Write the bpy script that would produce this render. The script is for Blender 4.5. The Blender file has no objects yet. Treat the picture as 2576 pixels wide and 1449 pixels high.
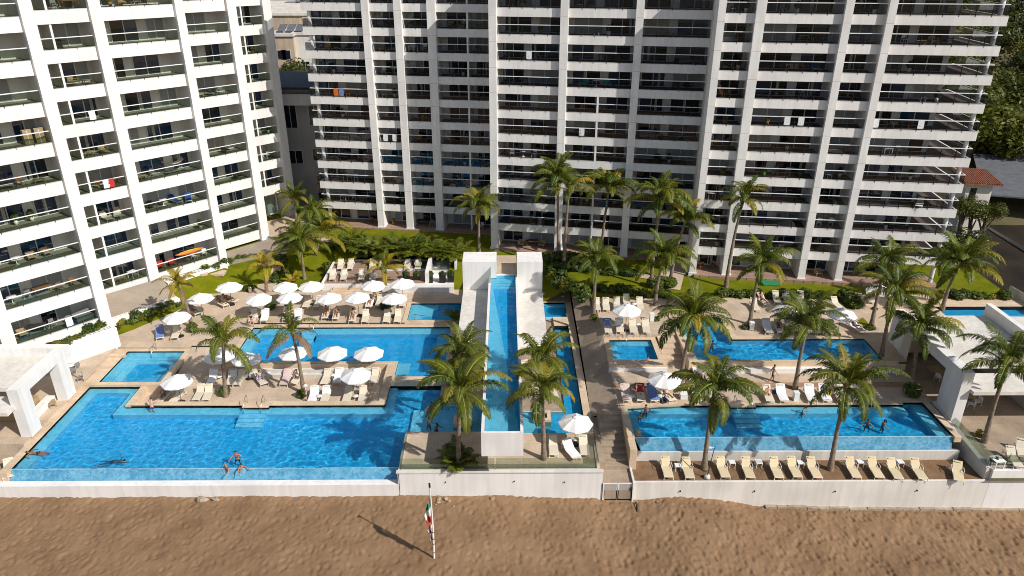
import bpy, bmesh, math, random
from mathutils import Vector, Matrix, noise
from mathutils.geometry import tessellate_polygon
random.seed(7)
SC = bpy.context.scene
COL = SC.collection
PI = math.pi
# ------------------------------------------------------------------ camera model (measured from the photograph)
CX, CY, F, H = 1288.0, 724.5, 1839.17, 36.0
PITCH, YAW, ROLL = math.radians(24.584), math.radians(.527), math.radians(.081)
_cp, _sp, _c, _s = math.cos(PITCH), math.sin(PITCH), math.cos(YAW), math.sin(YAW)
FW = Vector((_s*_cp, _c*_cp, -_sp)); RI = Vector((_c, -_s, 0)); UP = RI.cross(FW)
_cr, _sr = math.cos(ROLL), math.sin(ROLL)
RI, UP = RI*_cr + UP*_sr, UP*_cr - RI*_sr
ZM = {'A':(335.4,603.7,.27778),'B':(737.9,570.2,.27778),'C':(0,838.5,.27778),'D':(469.6,905.6,.27778),'E':(939.2,905.6,.27778),
 'F':(1073.3,570.2,.27778),'G':(1442.3,670.8,.27778),'H':(1442.3,939.2,.27778),'I':(1878.3,905.6,.27778),'J':(1811.2,570.2,.29687),
 'K':(2213.7,838.5,.324),'L':(805,1174,.3906),'M':(872.1,469.6,.27778),'N':(1542.9,335.4,.27778),'O':(637.3,402.5,.20833),
 'P':(2012.5,402.5,.29166),'Q':(2173.5,737.9,.20833),'R':(657.4,0,.11805),'1':(0,0,.34722),'2':(0,402.5,.34722),
 '3':(644,0,.3333),'4':(1261.2,0,.3333),'5':(1878.3,0,.36111),'X':(0,0,1)}
def D(k, x, y):
    a, b, s = ZM[k]; return a+s*x, b+s*y
def ray(px, py): return FW + RI*((px-CX)/F) - UP*((py-CY)/F)
def W(k, x, y, z=0.0):
    """survey point: where the photograph shows (x, y) of sheet k on the level z"""
    d = ray(*D(k, x, y)); t = (z-H)/d.z
    return Vector((d.x*t, d.y*t, z))
def WY(k, x, y, Y):
    d = ray(*D(k, x, y)); t = Y/d.y
    return Vector((d.x*t, Y, H+d.z*t))
# ------------------------------------------------------------------ mesh builder
class MB:
    def __init__(s): s.v = []; s.f = []; s.m = []; s.sm = []
    def add(s, vs, fs, m=0, smooth=False):
        b = len(s.v); s.v += [tuple(v) for v in vs]
        for f in fs: s.f.append(tuple(b+i for i in f)); s.m.append(m); s.sm.append(smooth)
        return s
    def box(s, x0, x1, y0, y1, z0, z1, m=0):
        return s.hexa([(x0,y0),(x1,y0),(x1,y1),(x0,y1)], z0, z1, m)
    def hexa(s, q, z0, z1, m=0):
        return s.prism(q, z0, z1, m)
    def prism(s, poly, z0, z1, m=0, mt=None):
        n = len(poly)
        a = sum(poly[i][0]*poly[(i+1)%n][1]-poly[(i+1)%n][0]*poly[i][1] for i in range(n))
        if a < 0: poly = poly[::-1]
        vs = [(p[0],p[1],z0) for p in poly] + [(p[0],p[1],z1) for p in poly]
        s.add(vs, [tuple(range(n-1,-1,-1))] + [(i,(i+1)%n,n+(i+1)%n,n+i) for i in range(n)], m)
        return s.add([(p[0],p[1],z1) for p in poly], [tuple(range(n))], m if mt is None else mt)
    def quad(s, a, b, c, d, m=0): return s.add([a,b,c,d], [(0,1,2,3)], m)
    def tube(s, pts, r, n=6, m=0, cap=True, smooth=True):
        pts = [Vector(p) for p in pts]; R = r if isinstance(r,(list,tuple)) else [r]*len(pts)
        vs = []; fs = []
        for i, p in enumerate(pts):
            t = (pts[min(i+1,len(pts)-1)] - pts[max(i-1,0)]).normalized()
            a = Vector((0,0,1)) if abs(t.z) < .9 else Vector((1,0,0))
            u = t.cross(a).normalized(); w = t.cross(u)
            for j in range(n):
                an = 2*PI*j/n; vs.append(p + u*(R[i]*math.cos(an)) + w*(R[i]*math.sin(an)))
        for i in range(len(pts)-1):
            for j in range(n):
                fs.append((i*n+j, i*n+(j+1)%n, (i+1)*n+(j+1)%n, (i+1)*n+j))
        s.add(vs, fs, m, smooth)
        if cap:
            s.add(vs[:n], [tuple(range(n))], m); s.add(vs[-n:], [tuple(range(n-1,-1,-1))], m)
        return s
    def lathe(s, prof, n=16, c=(0,0,0), m=0, smooth=True, sx=1, sy=1):
        vs = []; fs = []
        for r, z in prof:
            for j in range(n):
                a = 2*PI*j/n; vs.append((c[0]+sx*r*math.cos(a), c[1]+sy*r*math.sin(a), c[2]+z))
        for i in range(len(prof)-1):
            for j in range(n): fs.append((i*n+j, i*n+(j+1)%n, (i+1)*n+(j+1)%n, (i+1)*n+j))
        return s.add(vs, fs, m, smooth)
    def poly(s, outer, holes, z, m=0):
        """flat sheet with holes; z a number or f(x,y)"""
        lv = [[Vector((p[0],p[1],0)) for p in outer]] + [[Vector((p[0],p[1],0)) for p in h] for h in holes]
        tr = tessellate_polygon(lv); vs = [v for l in lv for v in l]
        zz = z if callable(z) else (lambda x, y: z)
        out = []
        for t in tr:
            a, b, c = (vs[i] for i in t)
            if (b-a).cross(c-a).z < 0: t = (t[0], t[2], t[1])
            out.append(t)
        return s.add([(v.x, v.y, zz(v.x, v.y)) for v in vs], out, m)
    def skirt(s, loop, z0, z1, m=0):
        n = len(loop)
        for i in range(n):
            a, b = loop[i], loop[(i+1)%n]
            s.add([(a[0],a[1],z0),(b[0],b[1],z0),(b[0],b[1],z1),(a[0],a[1],z1)], [(0,1,2,3)], m)
        return s
    def mesh(s, name, mats, off=(0,0,0)):
        me = bpy.data.meshes.new(name)
        me.from_pydata([(v[0]-off[0], v[1]-off[1], v[2]-off[2]) for v in s.v], [], s.f)
        for a in (mats if isinstance(mats,(list,tuple)) else [mats]): me.materials.append(a)
        me.polygons.foreach_set('material_index', s.m); me.polygons.foreach_set('use_smooth', s.sm)
        me.update(); return me
    def build(s, name, mats, parent=None, off=None):
        if off is None: off = parent.location if parent is not None and parent.get('_w') else (0,0,0)
        return link(name, s.mesh(name, mats, off), parent)
def link(name, data, parent=None):
    o = bpy.data.objects.new(name, data); COL.objects.link(o)
    if parent is not None: o.parent = parent
    return o
def thing(name, label, cat, loc=(0,0,0), rz=0, group=None, world=False):
    o = bpy.data.objects.new(name, None); COL.objects.link(o); o.empty_display_size = .2
    o.location = loc; o.rotation_euler = (0,0,rz); tag(o, label, cat, group)
    if world: o['_w'] = 1
    return o
def tag(o, label, cat, group=None):
    o['label'] = label; o['category'] = cat
    if group: o['group'] = group
    return o
def struct(name, mb, mats):
    o = mb.build(name, mats); o['kind'] = 'structure'; return o
def copy_tree(o, parent=None):
    c = o.copy(); COL.objects.link(c)
    if parent is not None: c.parent = parent
    for ch in [k for k in KIDS.get(o.name, [])]: copy_tree(ch, c)
    return c
KIDS = {}
def note(root):
    """remember children of a template (children lookups are slow in big scenes)"""
    def rec(o):
        KIDS[o.name] = list(o.children)
        for c in o.children: rec(c)
    rec(root); return root
def place(tmpl, used, loc, rz=0, label=None, group=None, scale=None, cat=None):
    if tmpl.name not in used: used.add(tmpl.name); o = tmpl; note(o)
    else: o = copy_tree(tmpl)
    o.location = loc; o.rotation_euler = (0,0,rz)
    if scale: o.scale = (scale,)*3 if not isinstance(scale,(tuple,list)) else scale
    if label: o['label'] = label
    if group: o['group'] = group
    if cat: o['category'] = cat
    return o
USED = set()
ORD = ['first','second','third','fourth','fifth','sixth','seventh','eighth','ninth','tenth','eleventh','twelfth','thirteenth','fourteenth','fifteenth','sixteenth','seventeenth','eighteenth','nineteenth','twentieth']
def nth(i, n):
    if i == 0: return 'leftmost'
    if i == n-1: return 'rightmost'
    return ORD[i]+' from the left' if i <= n//2 else ORD[n-1-i]+' from the right'
# ------------------------------------------------------------------ materials
def newmat(name):
    m = bpy.data.materials.new(name); m.use_nodes = True
    nt = m.node_tree; b = nt.nodes['Principled BSDF']; return m, nt, b
def N(nt, t, **kw):
    n = nt.nodes.new(t)
    for k, v in kw.items():
        if hasattr(n, k): setattr(n, k, v)
        else: n.inputs[k].default_value = v
    return n
def col4(c): return (c[0], c[1], c[2], 1)
def plain(name, c, rough=.6, metal=0, var=0.0, scale=3.0, bump=0.0, bscale=20, spec=.5, objvar=0.0):
    m, nt, b = newmat(name); L = nt.links
    b.inputs['Base Color'].default_value = col4(c); b.inputs['Roughness'].default_value = rough
    b.inputs['Metallic'].default_value = metal; b.inputs['Specular IOR Level'].default_value = spec
    last = None
    if var > 0:
        tc = N(nt,'ShaderNodeTexCoord'); no = N(nt,'ShaderNodeTexNoise'); no.inputs['Scale'].default_value = scale; no.inputs['Detail'].default_value = 6
        L.new(tc.outputs['Object'], no.inputs['Vector'])
        mp = N(nt,'ShaderNodeMapRange'); mp.inputs['From Min'].default_value=.3; mp.inputs['From Max'].default_value=.7
        mp.inputs['To Min'].default_value = 1-var; mp.inputs['To Max'].default_value = 1+var*.6
        L.new(no.outputs['Fac'], mp.inputs['Value'])
        hs = N(nt,'ShaderNodeHueSaturation'); hs.inputs['Color'].default_value = col4(c); L.new(mp.outputs['Result'], hs.inputs['Value'])
        L.new(hs.outputs['Color'], b.inputs['Base Color']); last = hs
    if objvar > 0:
        oi = N(nt,'ShaderNodeObjectInfo'); mp = N(nt,'ShaderNodeMapRange'); mp.inputs['To Min'].default_value=1-objvar; mp.inputs['To Max'].default_value=1+objvar
        L.new(oi.outputs['Random'], mp.inputs['Value'])
        hs = N(nt,'ShaderNodeHueSaturation'); hs.inputs['Color'].default_value = col4(c)
        if last: L.new(last.outputs['Color'], hs.inputs['Color'])
        L.new(mp.outputs['Result'], hs.inputs['Value']); L.new(hs.outputs['Color'], b.inputs['Base Color'])
    if bump > 0:
        tc = N(nt,'ShaderNodeTexCoord'); no = N(nt,'ShaderNodeTexNoise'); no.inputs['Scale'].default_value = bscale; no.inputs['Detail'].default_value = 4
        L.new(tc.outputs['Object'], no.inputs['Vector']); bp = N(nt,'ShaderNodeBump'); bp.inputs['Strength'].default_value = bump
        L.new(no.outputs['Fac'], bp.inputs['Height']); L.new(bp.outputs['Normal'], b.inputs['Normal'])
    return m
def stucco(name, c, stain=.12, streak=True):
    """painted render with faint rain streaks and patches"""
    m, nt, b = newmat(name); L = nt.links; b.inputs['Roughness'].default_value = .75; b.inputs['Specular IOR Level'].default_value = .25
    ge = N(nt,'ShaderNodeNewGeometry'); mp = N(nt,'ShaderNodeMapping'); mp.inputs['Scale'].default_value = (1.6,1.6,.12)
    L.new(ge.outputs['Position'], mp.inputs['Vector'])
    n1 = N(nt,'ShaderNodeTexNoise'); n1.inputs['Scale'].default_value = 1.5; n1.inputs['Detail'].default_value = 7; L.new(mp.outputs['Vector'], n1.inputs['Vector'])
    n2 = N(nt,'ShaderNodeTexNoise'); n2.inputs['Scale'].default_value = .35; n2.inputs['Detail'].default_value = 5; L.new(ge.outputs['Position'], n2.inputs['Vector'])
    ad = N(nt,'ShaderNodeMath', operation='MULTIPLY'); L.new(n1.outputs['Fac'], ad.inputs[0]); L.new(n2.outputs['Fac'], ad.inputs[1])
    r = N(nt,'ShaderNodeMapRange'); r.inputs['From Min'].default_value=.14; r.inputs['From Max'].default_value=.34; r.inputs['To Min'].default_value=1-stain; r.inputs['To Max'].default_value=1.02
    L.new(ad.outputs[0], r.inputs['Value'])
    hs = N(nt,'ShaderNodeHueSaturation'); hs.inputs['Color'].default_value = col4(c); L.new(r.outputs['Result'], hs.inputs['Value'])
    L.new(hs.outputs['Color'], b.inputs['Base Color']); return m
def stone(name, c, c2, tile=(1.2,.6), mort=.012):
    m, nt, b = newmat(name); L = nt.links; b.inputs['Roughness'].default_value = .7; b.inputs['Specular IOR Level'].default_value=.3
    ge = N(nt,'ShaderNodeNewGeometry')
    br = N(nt,'ShaderNodeTexBrick'); br.offset = .5; br.inputs['Scale'].default_value = 1; br.inputs['Mortar Size'].default_value = mort
    br.inputs['Brick Width'].default_value = tile[0]; br.inputs['Row Height'].default_value = tile[1]
    br.inputs['Color1'].default_value = (.93,.93,.93,1); br.inputs['Color2'].default_value = (1.06,1.05,1.03,1); br.inputs['Mortar'].default_value = (.78,.76,.73,1)
    L.new(ge.outputs['Position'], br.inputs['Vector'])
    n1 = N(nt,'ShaderNodeTexNoise'); n1.inputs['Scale'].default_value=.45; n1.inputs['Detail'].default_value=8; n1.inputs['Roughness'].default_value=.65; L.new(ge.outputs['Position'], n1.inputs['Vector'])
    rp = N(nt,'ShaderNodeValToRGB'); rp.color_ramp.elements[0].position=.33; rp.color_ramp.elements[1].position=.68
    rp.color_ramp.elements[0].color=col4(c2); rp.color_ramp.elements[1].color=col4(c); L.new(n1.outputs['Fac'], rp.inputs['Fac'])
    mx = N(nt,'ShaderNodeMix', data_type='RGBA', blend_type='MULTIPLY'); mx.inputs['Factor'].default_value=1
    L.new(rp.outputs['Color'], mx.inputs['A']); L.new(br.outputs['Color'], mx.inputs['B'])
    n3 = N(nt,'ShaderNodeTexNoise'); n3.inputs['Scale'].default_value=7; n3.inputs['Detail'].default_value=5; L.new(ge.outputs['Position'], n3.inputs['Vector'])
    r3 = N(nt,'ShaderNodeMapRange'); r3.inputs['To Min'].default_value=.8; r3.inputs['To Max'].default_value=1.2; L.new(n3.outputs['Fac'], r3.inputs['Value'])
    hs = N(nt,'ShaderNodeHueSaturation'); L.new(mx.outputs['Result'], hs.inputs['Color']); L.new(r3.outputs['Result'], hs.inputs['Value'])
    L.new(hs.outputs['Color'], b.inputs['Base Color']); return m
def planks(name, c, width=.14, axis='X'):
    m, nt, b = newmat(name); L = nt.links; b.inputs['Roughness'].default_value=.7
    ge = N(nt,'ShaderNodeNewGeometry'); br = N(nt,'ShaderNodeTexBrick'); br.inputs['Scale'].default_value=1; br.inputs['Brick Width'].default_value=2.4; br.inputs['Row Height'].default_value=width
    br.inputs['Mortar Size'].default_value=.008; br.inputs['Color1'].default_value=col4([k*.85 for k in c]); br.inputs['Color2'].default_value=col4([k*1.15 for k in c]); br.inputs['Mortar'].default_value=col4([k*.4 for k in c])
    L.new(ge.outputs['Position'], br.inputs['Vector']); n3 = N(nt,'ShaderNodeTexNoise'); n3.inputs['Scale'].default_value=2.5; n3.inputs['Detail'].default_value=6; L.new(ge.outputs['Position'], n3.inputs['Vector'])
    r3 = N(nt,'ShaderNodeMapRange'); r3.inputs['To Min'].default_value=.75; r3.inputs['To Max'].default_value=1.25; L.new(n3.outputs['Fac'], r3.inputs['Value'])
    hs = N(nt,'ShaderNodeHueSaturation'); L.new(br.outputs['Color'], hs.inputs['Color']); L.new(r3.outputs['Result'], hs.inputs['Value']); L.new(hs.outputs['Color'], b.inputs['Base Color']); return m
def ramp3(name, cols, scale, detail=8, rough=.9, bump=0, bscale=10, coords='Position', dist=0, bdist=.1):
    m, nt, b = newmat(name); L = nt.links; b.inputs['Roughness'].default_value=rough; b.inputs['Specular IOR Level'].default_value=.2
    ge = N(nt,'ShaderNodeNewGeometry'); n1 = N(nt,'ShaderNodeTexNoise'); n1.inputs['Scale'].default_value=scale; n1.inputs['Detail'].default_value=detail; n1.inputs['Roughness'].default_value=.65; n1.inputs['Distortion'].default_value=dist
    L.new(ge.outputs['Position'], n1.inputs['Vector']); rp = N(nt,'ShaderNodeValToRGB'); e = rp.color_ramp.elements
    e[0].position=.3; e[0].color=col4(cols[0]); e[1].position=.7; e[1].color=col4(cols[-1])
    for i, c in enumerate(cols[1:-1]): x = e.new(.3+.4*(i+1)/(len(cols)-1)); x.color=col4(c)
    L.new(n1.outputs['Fac'], rp.inputs['Fac']); L.new(rp.outputs['Color'], b.inputs['Base Color'])
    if bump:
        n2 = N(nt,'ShaderNodeTexNoise'); n2.inputs['Scale'].default_value=bscale; n2.inputs['Detail'].default_value=6; L.new(ge.outputs['Position'], n2.inputs['Vector'])
        bp = N(nt,'ShaderNodeBump'); bp.inputs['Strength'].default_value=bump; bp.inputs['Distance'].default_value=bdist; L.new(n2.outputs['Fac'], bp.inputs['Height']); L.new(bp.outputs['Normal'], b.inputs['Normal'])
    return m
def leafmat(name, c, c2, trans=.35, var=.35, gloss=.35):
    """leaves: two tones picked per object and along a noise, some light passing through"""
    m, nt, b = newmat(name); L = nt.links; out = nt.nodes['Material Output']
    oi = N(nt,'ShaderNodeObjectInfo'); ge = N(nt,'ShaderNodeNewGeometry'); n1 = N(nt,'ShaderNodeTexNoise'); n1.inputs['Scale'].default_value=1.6; n1.inputs['Detail'].default_value=4
    L.new(ge.outputs['Position'], n1.inputs['Vector'])
    ad = N(nt,'ShaderNodeMath', operation='ADD'); L.new(oi.outputs['Random'], ad.inputs[0]); L.new(n1.outputs['Fac'], ad.inputs[1])
    ra = N(nt,'ShaderNodeMapRange'); ra.inputs['From Min'].default_value=.45; ra.inputs['From Max'].default_value=1.4; L.new(ad.outputs[0], ra.inputs['Value'])
    mx = N(nt,'ShaderNodeMix', data_type='RGBA'); mx.inputs['A'].default_value=col4(c); mx.inputs['B'].default_value=col4(c2); L.new(ra.outputs['Result'], mx.inputs['Factor'])
    L.new(mx.outputs['Result'], b.inputs['Base Color']); b.inputs['Roughness'].default_value=.45; b.inputs['Specular IOR Level'].default_value=gloss
    tr = N(nt,'ShaderNodeBsdfTranslucent'); L.new(mx.outputs['Result'], tr.inputs['Color'])
    ms = N(nt,'ShaderNodeMixShader'); ms.inputs['Fac'].default_value=trans; L.new(b.outputs[0], ms.inputs[1]); L.new(tr.outputs[0], ms.inputs[2]); L.new(ms.outputs[0], out.inputs['Surface']); return m
def glassmat(name, tint, refl=1.0, rough=.02):
    m, nt, b = newmat(name); L = nt.links; out = nt.nodes['Material Output']; nt.nodes.remove(b)
    t = N(nt,'ShaderNodeBsdfTransparent'); t.inputs['Color'].default_value=col4(tint); g = N(nt,'ShaderNodeBsdfGlossy'); g.inputs['Roughness'].default_value=rough
    fr = N(nt,'ShaderNodeFresnel'); fr.inputs['IOR'].default_value=1.5; mu = N(nt,'ShaderNodeMath', operation='MULTIPLY'); mu.inputs[1].default_value=refl; L.new(fr.outputs[0], mu.inputs[0])
    ms = N(nt,'ShaderNodeMixShader'); L.new(mu.outputs[0], ms.inputs['Fac']); L.new(t.outputs[0], ms.inputs[1]); L.new(g.outputs[0], ms.inputs[2]); L.new(ms.outputs[0], out.inputs['Surface']); return m
def watermat(name, tint, rough=0):
    m, nt, b = newmat(name); out = nt.nodes['Material Output']; nt.nodes.remove(b)
    g = N(nt,'ShaderNodeBsdfGlass'); g.inputs['IOR'].default_value = 1.33; g.inputs['Roughness'].default_value = rough; g.inputs['Color'].default_value = col4(tint)
    nt.links.new(g.outputs[0], out.inputs['Surface']); return m
def mosaic(name, c, c2, sz=.28):
    """pool lining of small glass tiles, no two quite the same"""
    m, nt, b = newmat(name); L = nt.links; b.inputs['Roughness'].default_value=.35
    ge = N(nt,'ShaderNodeNewGeometry'); vo = N(nt,'ShaderNodeTexVoronoi'); vo.inputs['Scale'].default_value=1/sz; L.new(ge.outputs['Position'], vo.inputs['Vector'])
    n1 = N(nt,'ShaderNodeTexNoise'); n1.inputs['Scale'].default_value=.8; n1.inputs['Detail'].default_value=5; n1.inputs['Distortion'].default_value=1.5; L.new(ge.outputs['Position'], n1.inputs['Vector'])
    sx = N(nt,'ShaderNodeSeparateColor'); L.new(vo.outputs['Color'], sx.inputs[0]); ad = N(nt,'ShaderNodeMath', operation='MULTIPLY_ADD'); ad.inputs[1].default_value=.45; L.new(sx.outputs[0], ad.inputs[0]); L.new(n1.outputs['Fac'], ad.inputs[2])
    ra = N(nt,'ShaderNodeMapRange'); ra.inputs['From Min'].default_value=.4; ra.inputs['From Max'].default_value=1.05; L.new(ad.outputs[0], ra.inputs['Value'])
    mx = N(nt,'ShaderNodeMix', data_type='RGBA'); mx.inputs['A'].default_value=col4(c); mx.inputs['B'].default_value=col4(c2); L.new(ra.outputs['Result'], mx.inputs['Factor']); L.new(mx.outputs['Result'], b.inputs['Base Color']); return m
M = {}
M['white'] = stucco('white_stucco', (.79,.765,.73), .12)
M['col_r'] = stucco('jointed_white_column', (.80,.775,.735), .13)
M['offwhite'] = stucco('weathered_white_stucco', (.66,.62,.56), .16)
M['cream'] = stucco('cream_stucco', (.74,.70,.635), .16)
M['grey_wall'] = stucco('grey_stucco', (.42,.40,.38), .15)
M['inner'] = stucco('balcony_wall', (.68,.66,.62), .08)
M['beige_wall'] = stucco('beige_render', (.55,.43,.31), .3)
M['stone'] = stone('travertine_paving', (.60,.475,.36), (.44,.345,.25), (1.8,1.2))
M['coping'] = stone('coping_stone', (.69,.54,.39), (.54,.41,.28), (1.0,.5))
M['stone_dark'] = stone('worn_paving', (.42,.33,.245), (.28,.215,.155), (2.0,1.4))
M['plaza'] = stone('plaza_concrete', (.34,.285,.22), (.27,.225,.175), (4,4), .004)
M['deckwood'] = planks('wood_deck', (.33,.215,.155))
M['deckwood2'] = planks('balcony_deck', (.11,.08,.062))
M['deckwood3'] = planks('step_boards', (.36,.22,.13), .2)
M['balc_grey'] = stone('balcony_tiles', (.25,.235,.175), (.20,.185,.14), (1.2,.6), .006)
M['sandy'] = ramp3('terrace_sand', [(.15,.088,.046),(.21,.125,.068),(.25,.155,.085)], 1.1, bump=.5, bscale=9)
M['sand'] = ramp3('beach_sand', [(.19,.112,.060),(.245,.15,.081),(.29,.184,.104)], .35, bump=.6, bscale=14, bdist=.06)
M['grass'] = ramp3('lawn_grass', [(.085,.105,.004),(.135,.15,.006),(.195,.185,.010)], .5, bump=.5, bscale=30, bdist=.05)
M['grass'].node_tree.nodes['Principled BSDF'].inputs['Specular IOR Level'].default_value = .05
M['soil'] = ramp3('dry_ground', [(.05,.05,.02),(.10,.085,.04),(.16,.13,.07)], .12)
M['shade_soil'] = ramp3('shade_toned_ground', [(.012,.009,.006),(.025,.018,.011),(.04,.03,.018)], .2)  # near-black base colour carries the shade lying over this ground
M['tile'] = mosaic('pool_mosaic', (.36,.66,.80), (.50,.76,.86))
M['tile_b'] = mosaic('pool_floor_mosaic', (.035,.44,.75), (.07,.52,.81), .42)
M['weir'] = mosaic('weir_mosaic', (.05,.23,.38), (.17,.40,.55), .16)
M['water'] = watermat('pool_water', (.60,.93,1.0))
M['water_calm'] = watermat('calm_pool_water', (.60,.93,1.0))
M['glass_l'] = glassmat('railing_glass', (.80,.86,.80), .55)
M['glass_r'] = glassmat('tinted_railing_glass', (.80,.81,.83), .6)
M['glass_clear'] = glassmat('clear_glass', (.86,.92,.88), .7)
M['pane'] = plain('dark_window_glass', (.006,.010,.017), .05, spec=.75)
M['pane_sky'] = plain('sky_toned_window_glass', (.012,.035,.085), .04, spec=1.0)  # blue base stands in for sky and sea reflected in the panes
M['blind'] = plain('drawn_blind', (.30,.31,.31), .6, var=.1, scale=1)
M['curtain'] = plain('curtain_cloth', (.42,.39,.34), .9, var=.3, scale=6)
M['alu'] = plain('white_aluminium', (.62,.61,.58), .4)
M['rail'] = plain('rail_metal', (.80,.80,.78), .3)
M['black'] = plain('black_metal', (.012,.012,.013), .45)
M['steel'] = plain('polished_steel', (.62,.62,.62), .18, metal=1)
M['umb'] = plain('parasol_canvas', (.80,.785,.76), .85, var=.05, scale=2)
M['pole'] = plain('parasol_pole', (.10,.09,.08), .4)
M['frame'] = plain('lounger_frame', (.70,.675,.61), .5)
def joint(m, z0, st):
    nt = m.node_tree; L = nt.links; b = nt.nodes['Principled BSDF']; src = b.inputs['Base Color'].links[0].from_socket
    ge = N(nt,'ShaderNodeNewGeometry'); sp = N(nt,'ShaderNodeSeparateXYZ'); L.new(ge.outputs['Position'], sp.inputs[0])
    a = N(nt,'ShaderNodeMath', operation='SUBTRACT'); a.inputs[1].default_value = z0; L.new(sp.outputs['Z'], a.inputs[0])
    d = N(nt,'ShaderNodeMath', operation='DIVIDE'); d.inputs[1].default_value = st; L.new(a.outputs[0], d.inputs[0])
    f = N(nt,'ShaderNodeMath', operation='FRACT'); L.new(d.outputs[0], f.inputs[0])
    c = N(nt,'ShaderNodeMath', operation='LESS_THAN'); c.inputs[1].default_value = .014; L.new(f.outputs[0], c.inputs[0])
    mx = N(nt,'ShaderNodeMix', data_type='RGBA', blend_type='MULTIPLY'); mx.inputs['B'].default_value = (.62,.6,.57,1); L.new(c.outputs[0], mx.inputs['Factor']); L.new(src, mx.inputs['A']); L.new(mx.outputs['Result'], b.inputs['Base Color'])
joint(M['col_r'], 2.2, 2.766)
M['sling'] = plain('lounger_sling', (.66,.585,.455), .8, var=.06, scale=5, objvar=.06)
M['sling_y'] = plain('front_lounger_sling', (.64,.53,.33), .8, var=.07, scale=5, objvar=.06)
M['towel_w'] = plain('white_towel', (.80,.80,.80), .95, var=.1, scale=9, bump=.4)
M['towel_b'] = plain('blue_towel', (.16,.24,.52), .95, var=.15, scale=9, bump=.4)
M['towel_t'] = plain('turquoise_towel', (.05,.34,.40), .95, var=.2, scale=9)
M['towel_r'] = plain('red_towel', (.48,.03,.03), .95, var=.15, scale=9)
M['towel_s'] = plain('pale_striped_towel', (.66,.50,.45), .95, var=.3, scale=12)
M['plastic_w'] = plain('white_plastic', (.78,.77,.74), .45)
M['wood'] = plain('teak', (.20,.095,.04), .55, var=.25, scale=7)
M['wood_l'] = plain('light_wicker', (.38,.27,.14), .7, var=.2, scale=14)
M['wood_d'] = plain('dark_rattan', (.045,.035,.03), .6, var=.3, scale=14)
M['teal'] = plain('teal_metal', (.02,.33,.34), .5)
M['blue'] = plain('blue_canvas', (.02,.07,.28), .8)
M['red'] = plain('red_fabric', (.45,.03,.02), .8)
M['orange'] = plain('orange_plastic', (.62,.16,.02), .5)
M['yellow'] = plain('yellow_plastic', (.70,.48,.02), .5)
M['green'] = plain('green_glazed', (.09,.45,.06), .3)
M['grey'] = plain('grey_fabric', (.20,.20,.20), .85)
M['terra'] = plain('terracotta', (.42,.17,.075), .8, var=.2)
M['skin1'] = plain('tanned_skin', (.40,.20,.115), .5)
M['skin2'] = plain('light_skin', (.58,.34,.235), .5)
M['skin3'] = plain('dark_tan_skin', (.24,.115,.065), .5)
M['hair'] = plain('dark_hair', (.02,.014,.01), .5)
M['bark'] = plain('palm_bark', (.235,.175,.125), .9, var=.45, scale=4, bump=.5, bscale=9)
M['wood_tree'] = plain('tree_bark', (.11,.08,.055), .9, var=.3)
M['palm'] = leafmat('palm_leaf', (.055,.095,.007), (.155,.175,.012))
M['palm_y'] = leafmat('yellowing_palm_leaf', (.30,.225,.012), (.43,.31,.02))
M['palm_l'] = leafmat('light_palm_leaf', (.15,.155,.010), (.29,.235,.016))
M['palm_d'] = leafmat('dry_palm_leaf', (.17,.105,.05), (.26,.16,.08), .15)
M['rachis'] = plain('frond_midrib', (.27,.235,.05), .5)
M['coco'] = plain('coconut', (.26,.17,.05), .6)
M['bush'] = leafmat('shrub_leaf', (.030,.055,.008), (.10,.135,.015), .25)
M['bush_y'] = leafmat('bright_shrub_leaf', (.10,.115,.012), (.26,.235,.02), .3)
M['treeleaf'] = leafmat('tree_leaf', (.035,.05,.006), (.125,.135,.012), .3)
M['rock'] = plain('pale_rock', (.36,.28,.19), .9, var=.3)
M['roof_grey'] = plain('grey_roofing', (.13,.135,.145), .85, var=.2, scale=1, spec=.15)
M['roof_white'] = stucco('roof_coating', (.70,.66,.59), .18)
M['rust'] = plain('clay_tiles', (.24,.085,.042), .85, var=.4, scale=2.5)
M['mat_green'] = plain('green_mat', (.01,.20,.07), .9)
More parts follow.
